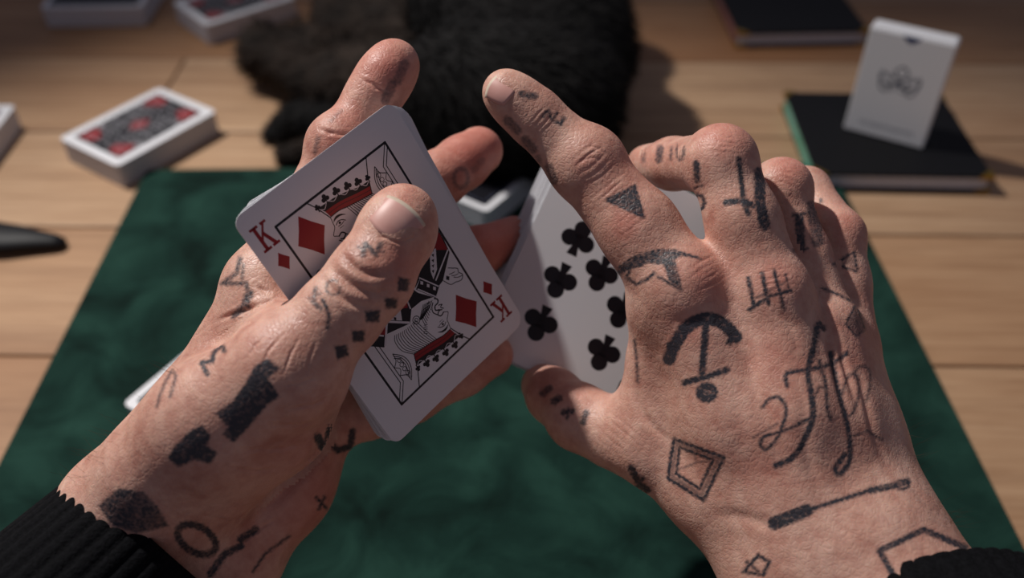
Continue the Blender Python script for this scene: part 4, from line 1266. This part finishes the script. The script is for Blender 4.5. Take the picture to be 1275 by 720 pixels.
# ---- ribbed sleeves
def sleeve(c0, c1, r0, r1, ribs, up):
    a = mm(c0); b = mm(c1); d = b - a; L = np.linalg.norm(d); d /= L
    s = np.cross(d, np.array(up, float)); s /= np.linalg.norm(s); t = np.cross(s, d)
    nth, ns = ribs * 6, 26
    rings = []
    prof = [(0.02, -3.0), (0.0, -1.6), (-0.008, 0.0)] + [(x, 0.0) for x in np.linspace(0.006, 1.0, ns)]
    for f, dr in prof:
        r = r0 + (r1 - r0) * max(f, 0) + dr + 1.3 * math.sin(f * 26) * max(0, min(1, (f - 0.35) * 4))
        ring = []
        for k in range(nth):
            th = 2 * math.pi * k / nth
            rr = r + 0.75 * (abs(math.cos(th * ribs / 2)) ** 0.7 - 0.5) * (1 if dr > -2 else 0.3)
            ring.append(a + d * L * f + (s * math.cos(th) * 1.12 + t * math.sin(th) * 0.95) * rr)
        rings.append(ring)
    V = np.array([p for r in rings for p in r]); F = []
    for i in range(len(rings) - 1):
        for k in range(nth):
            F.append((i * nth + k, (i + 1) * nth + k, (i + 1) * nth + (k + 1) % nth, i * nth + (k + 1) % nth))
    return mesh_obj('sleeve', c2w(V / 1000.0) - np.array(person.location), F, M_KNIT, person, True)
sleeve((208, 686, 300), (-160, 1070, 258), 35.5, 46, 46, (1, 0.5, -1))
sleeve((1160, 775, 280), (1290, 1010, 240), 38, 46, 46, (1, -0.5, -1))

# ------------------------------------------------------------------ dark fur behind the hands
def wmm(p): return np.array(p) * 1000.0
def gp(px, py, h): return wmm(ground(px, py, h))
fur = empty('fur_pelt', tuple(ground(600, 150, 0)))
tag(fur, 'heap of shaggy black and dark brown fur lying on the table', 'fur')

def fur_part(name, groups, mat, count, length, flow, res=3.0, seed=1):
    V, T, Q = implicit_mesh(groups, res)
    V = relax(V, tri_edges(T), 3)
    V[:, 2] = np.maximum(V[:, 2], 0.6)
    base = wmm(fur.location)
    o = np_mesh(name, (V - base) / 1000.0, T, mat, fur)
    g = np.random.default_rng(seed)
    Nn = vert_normals(V, T)
    area = np.linalg.norm(np.cross(V[T[:, 1]] - V[T[:, 0]], V[T[:, 2]] - V[T[:, 0]]), axis=1)
    pick = g.choice(len(T), count, p=area / area.sum())
    bc = g.dirichlet((1, 1, 1), count)
    P = sum(V[T[pick, k]] * bc[:, k:k + 1] for k in range(3))
    n = sum(Nn[T[pick, k]] * bc[:, k:k + 1] for k in range(3))
    f = np.array(flow, float) + g.normal(size=(count, 3)) * 0.45
    f -= n * np.sum(f * n, 1)[:, None]; f /= np.linalg.norm(f, axis=1, keepdims=True) + 1e-9
    L = length * g.uniform(0.5, 1.3, count)[:, None]
    side = np.cross(n, f); side /= np.linalg.norm(side, axis=1, keepdims=True) + 1e-9
    w = 0.45
    mid = P + (n * 0.55 + f * 0.6) * L * 0.55
    tip = P + (n * 0.62 + f * 1.1) * L
    tip[:, 2] = np.maximum(tip[:, 2], 0.5); mid[:, 2] = np.maximum(mid[:, 2], 0.5)
    HV = np.stack([P - side * w, P + side * w, mid + side * w * 0.8, mid - side * w * 0.8, tip], 1).reshape(-1, 3)
    b = np.arange(count)[:, None] * 5
    HT = np.concatenate([b + [0, 1, 2], b + [0, 2, 3], b + [3, 2, 4]])
    h = np_mesh('fur_strands', (HV - base) / 1000.0, HT, mat, o, False)
    h['kind'] = 'stuff'
    return o

def bl(px, py, h, r): p = gp(px, py, h); return (p, p, r, r)
def cn(p, q): a = gp(*p[:3]); b = gp(*q[:3]); return (a, b, p[3], q[3])
fur_part('body', [(25, 25, [bl(682, 128, 0.052, 50), bl(625, 120, 0.055, 52), bl(688, 60, 0.055, 60), bl(630, 40, 0.06, 62), bl(570, 110, 0.05, 42), bl(575, 30, 0.05, 50), bl(705, 20, 0.04, 50)])], M_FURB, 16000, 9, (1, -0.3, -0.3), seed=1)
fur_part('flank', [(18, 18, [cn((530, 110, 0.04, 36), (445, 110, 0.035, 30)), cn((520, 50, 0.04, 38), (440, 40, 0.03, 28)), bl(400, 80, 0.03, 28), bl(430, 20, 0.03, 26)])], M_FURD, 9000, 9, (-1, 0.2, -0.2), seed=2)
fur_part('limb', [(10, 10, [cn((430, 118, 0.03, 21), (345, 72, 0.026, 18)), bl(328, 54, 0.026, 15), bl(322, 74, 0.024, 14), bl(375, 56, 0.03, 16)])], M_FURD, 5000, 10, (-1, 0.5, 0), seed=3)
paw = [cn((430, 150, 0.022, 17), (372, 150, 0.014, 14))]
for (x, y_) in ((345, 150), (338, 160), (334, 169), (352, 172)):
    paw.append(cn((368, 152, 0.012, 8), (x, y_, 0.006, 4)))
fur_part('paw', [(6, 6, paw)], M_FURB, 3000, 5, (-1, -0.3, -0.3), 2.0, seed=4)
fur_part('paw', [(6, 6, [cn((420, 180, 0.012, 9), (356, 196, 0.007, 6)), cn((400, 185, 0.01, 7), (350, 188, 0.006, 4))])], M_FURD, 1600, 4, (-1, -0.3, -0.3), 2.0, seed=5)

# ------------------------------------------------------------------ fine hair on the wrists
def wrist_hair(hand, px_list, seed):
    g = np.random.default_rng(seed)
    me = hand.data
    n = len(me.vertices)
    co = np.empty(n * 3, np.float32); me.vertices.foreach_get('co', co); co = co.reshape(-1, 3) + np.array(person.location)
    rel = co - CAM
    z = rel @ AX_F
    U = np.stack([CX + FPX * (rel @ AX_R) / z, CY - FPX * (rel @ AX_U) / z], 1)
    nr = np.empty(n * 3, np.float32); me.vertices.foreach_get('normal', nr); nr = nr.reshape(-1, 3)
    V, F = [], []
    for (x, y_, r, cnt, flow) in px_list:
        ids = np.where((np.hypot(U[:, 0] - x, U[:, 1] - y_) < r) & (np.abs(np.sum(nr * rel, 1) / np.linalg.norm(rel, axis=1)) < 0.45))[0]
        if len(ids) == 0: continue
        fl = flow[0] * AX_R - flow[1] * AX_U
        for i in g.choice(ids, min(cnt, len(ids)), replace=False):
            p = co[i]; nn = nr[i]; L = g.uniform(0.004, 0.009)
            d = nn * 0.7 + fl * 0.6 + g.normal(size=3) * 0.35; d /= np.linalg.norm(d)
            s = np.cross(d, AX_F); s /= np.linalg.norm(s); w = 0.000028
            q = p + d * L * 0.5 + fl * L * 0.08; t = p + d * L * 0.9 + fl * L * 0.35
            o = len(V)
            V += [p - s * w, p + s * w, q + s * w * .8, q - s * w * .8, t]
            F += [(o, o + 1, o + 2, o + 3), (o + 3, o + 2, o + 4)]
    if V:
        h = mesh_obj('arm_hair', np.array(V) - np.array(person.location), F, M_HAIR, hand)
        h['kind'] = 'stuff'
wrist_hair(hand_k, [(180, 500, 60, 16, (-0.6, -0.4)), (120, 580, 50, 26, (-0.7, -0.3))], 5)
wrist_hair(hand_n, [(1115, 560, 40, 14, (0.8, -0.3)), (1160, 620, 50, 20, (0.8, -0.3))], 6)
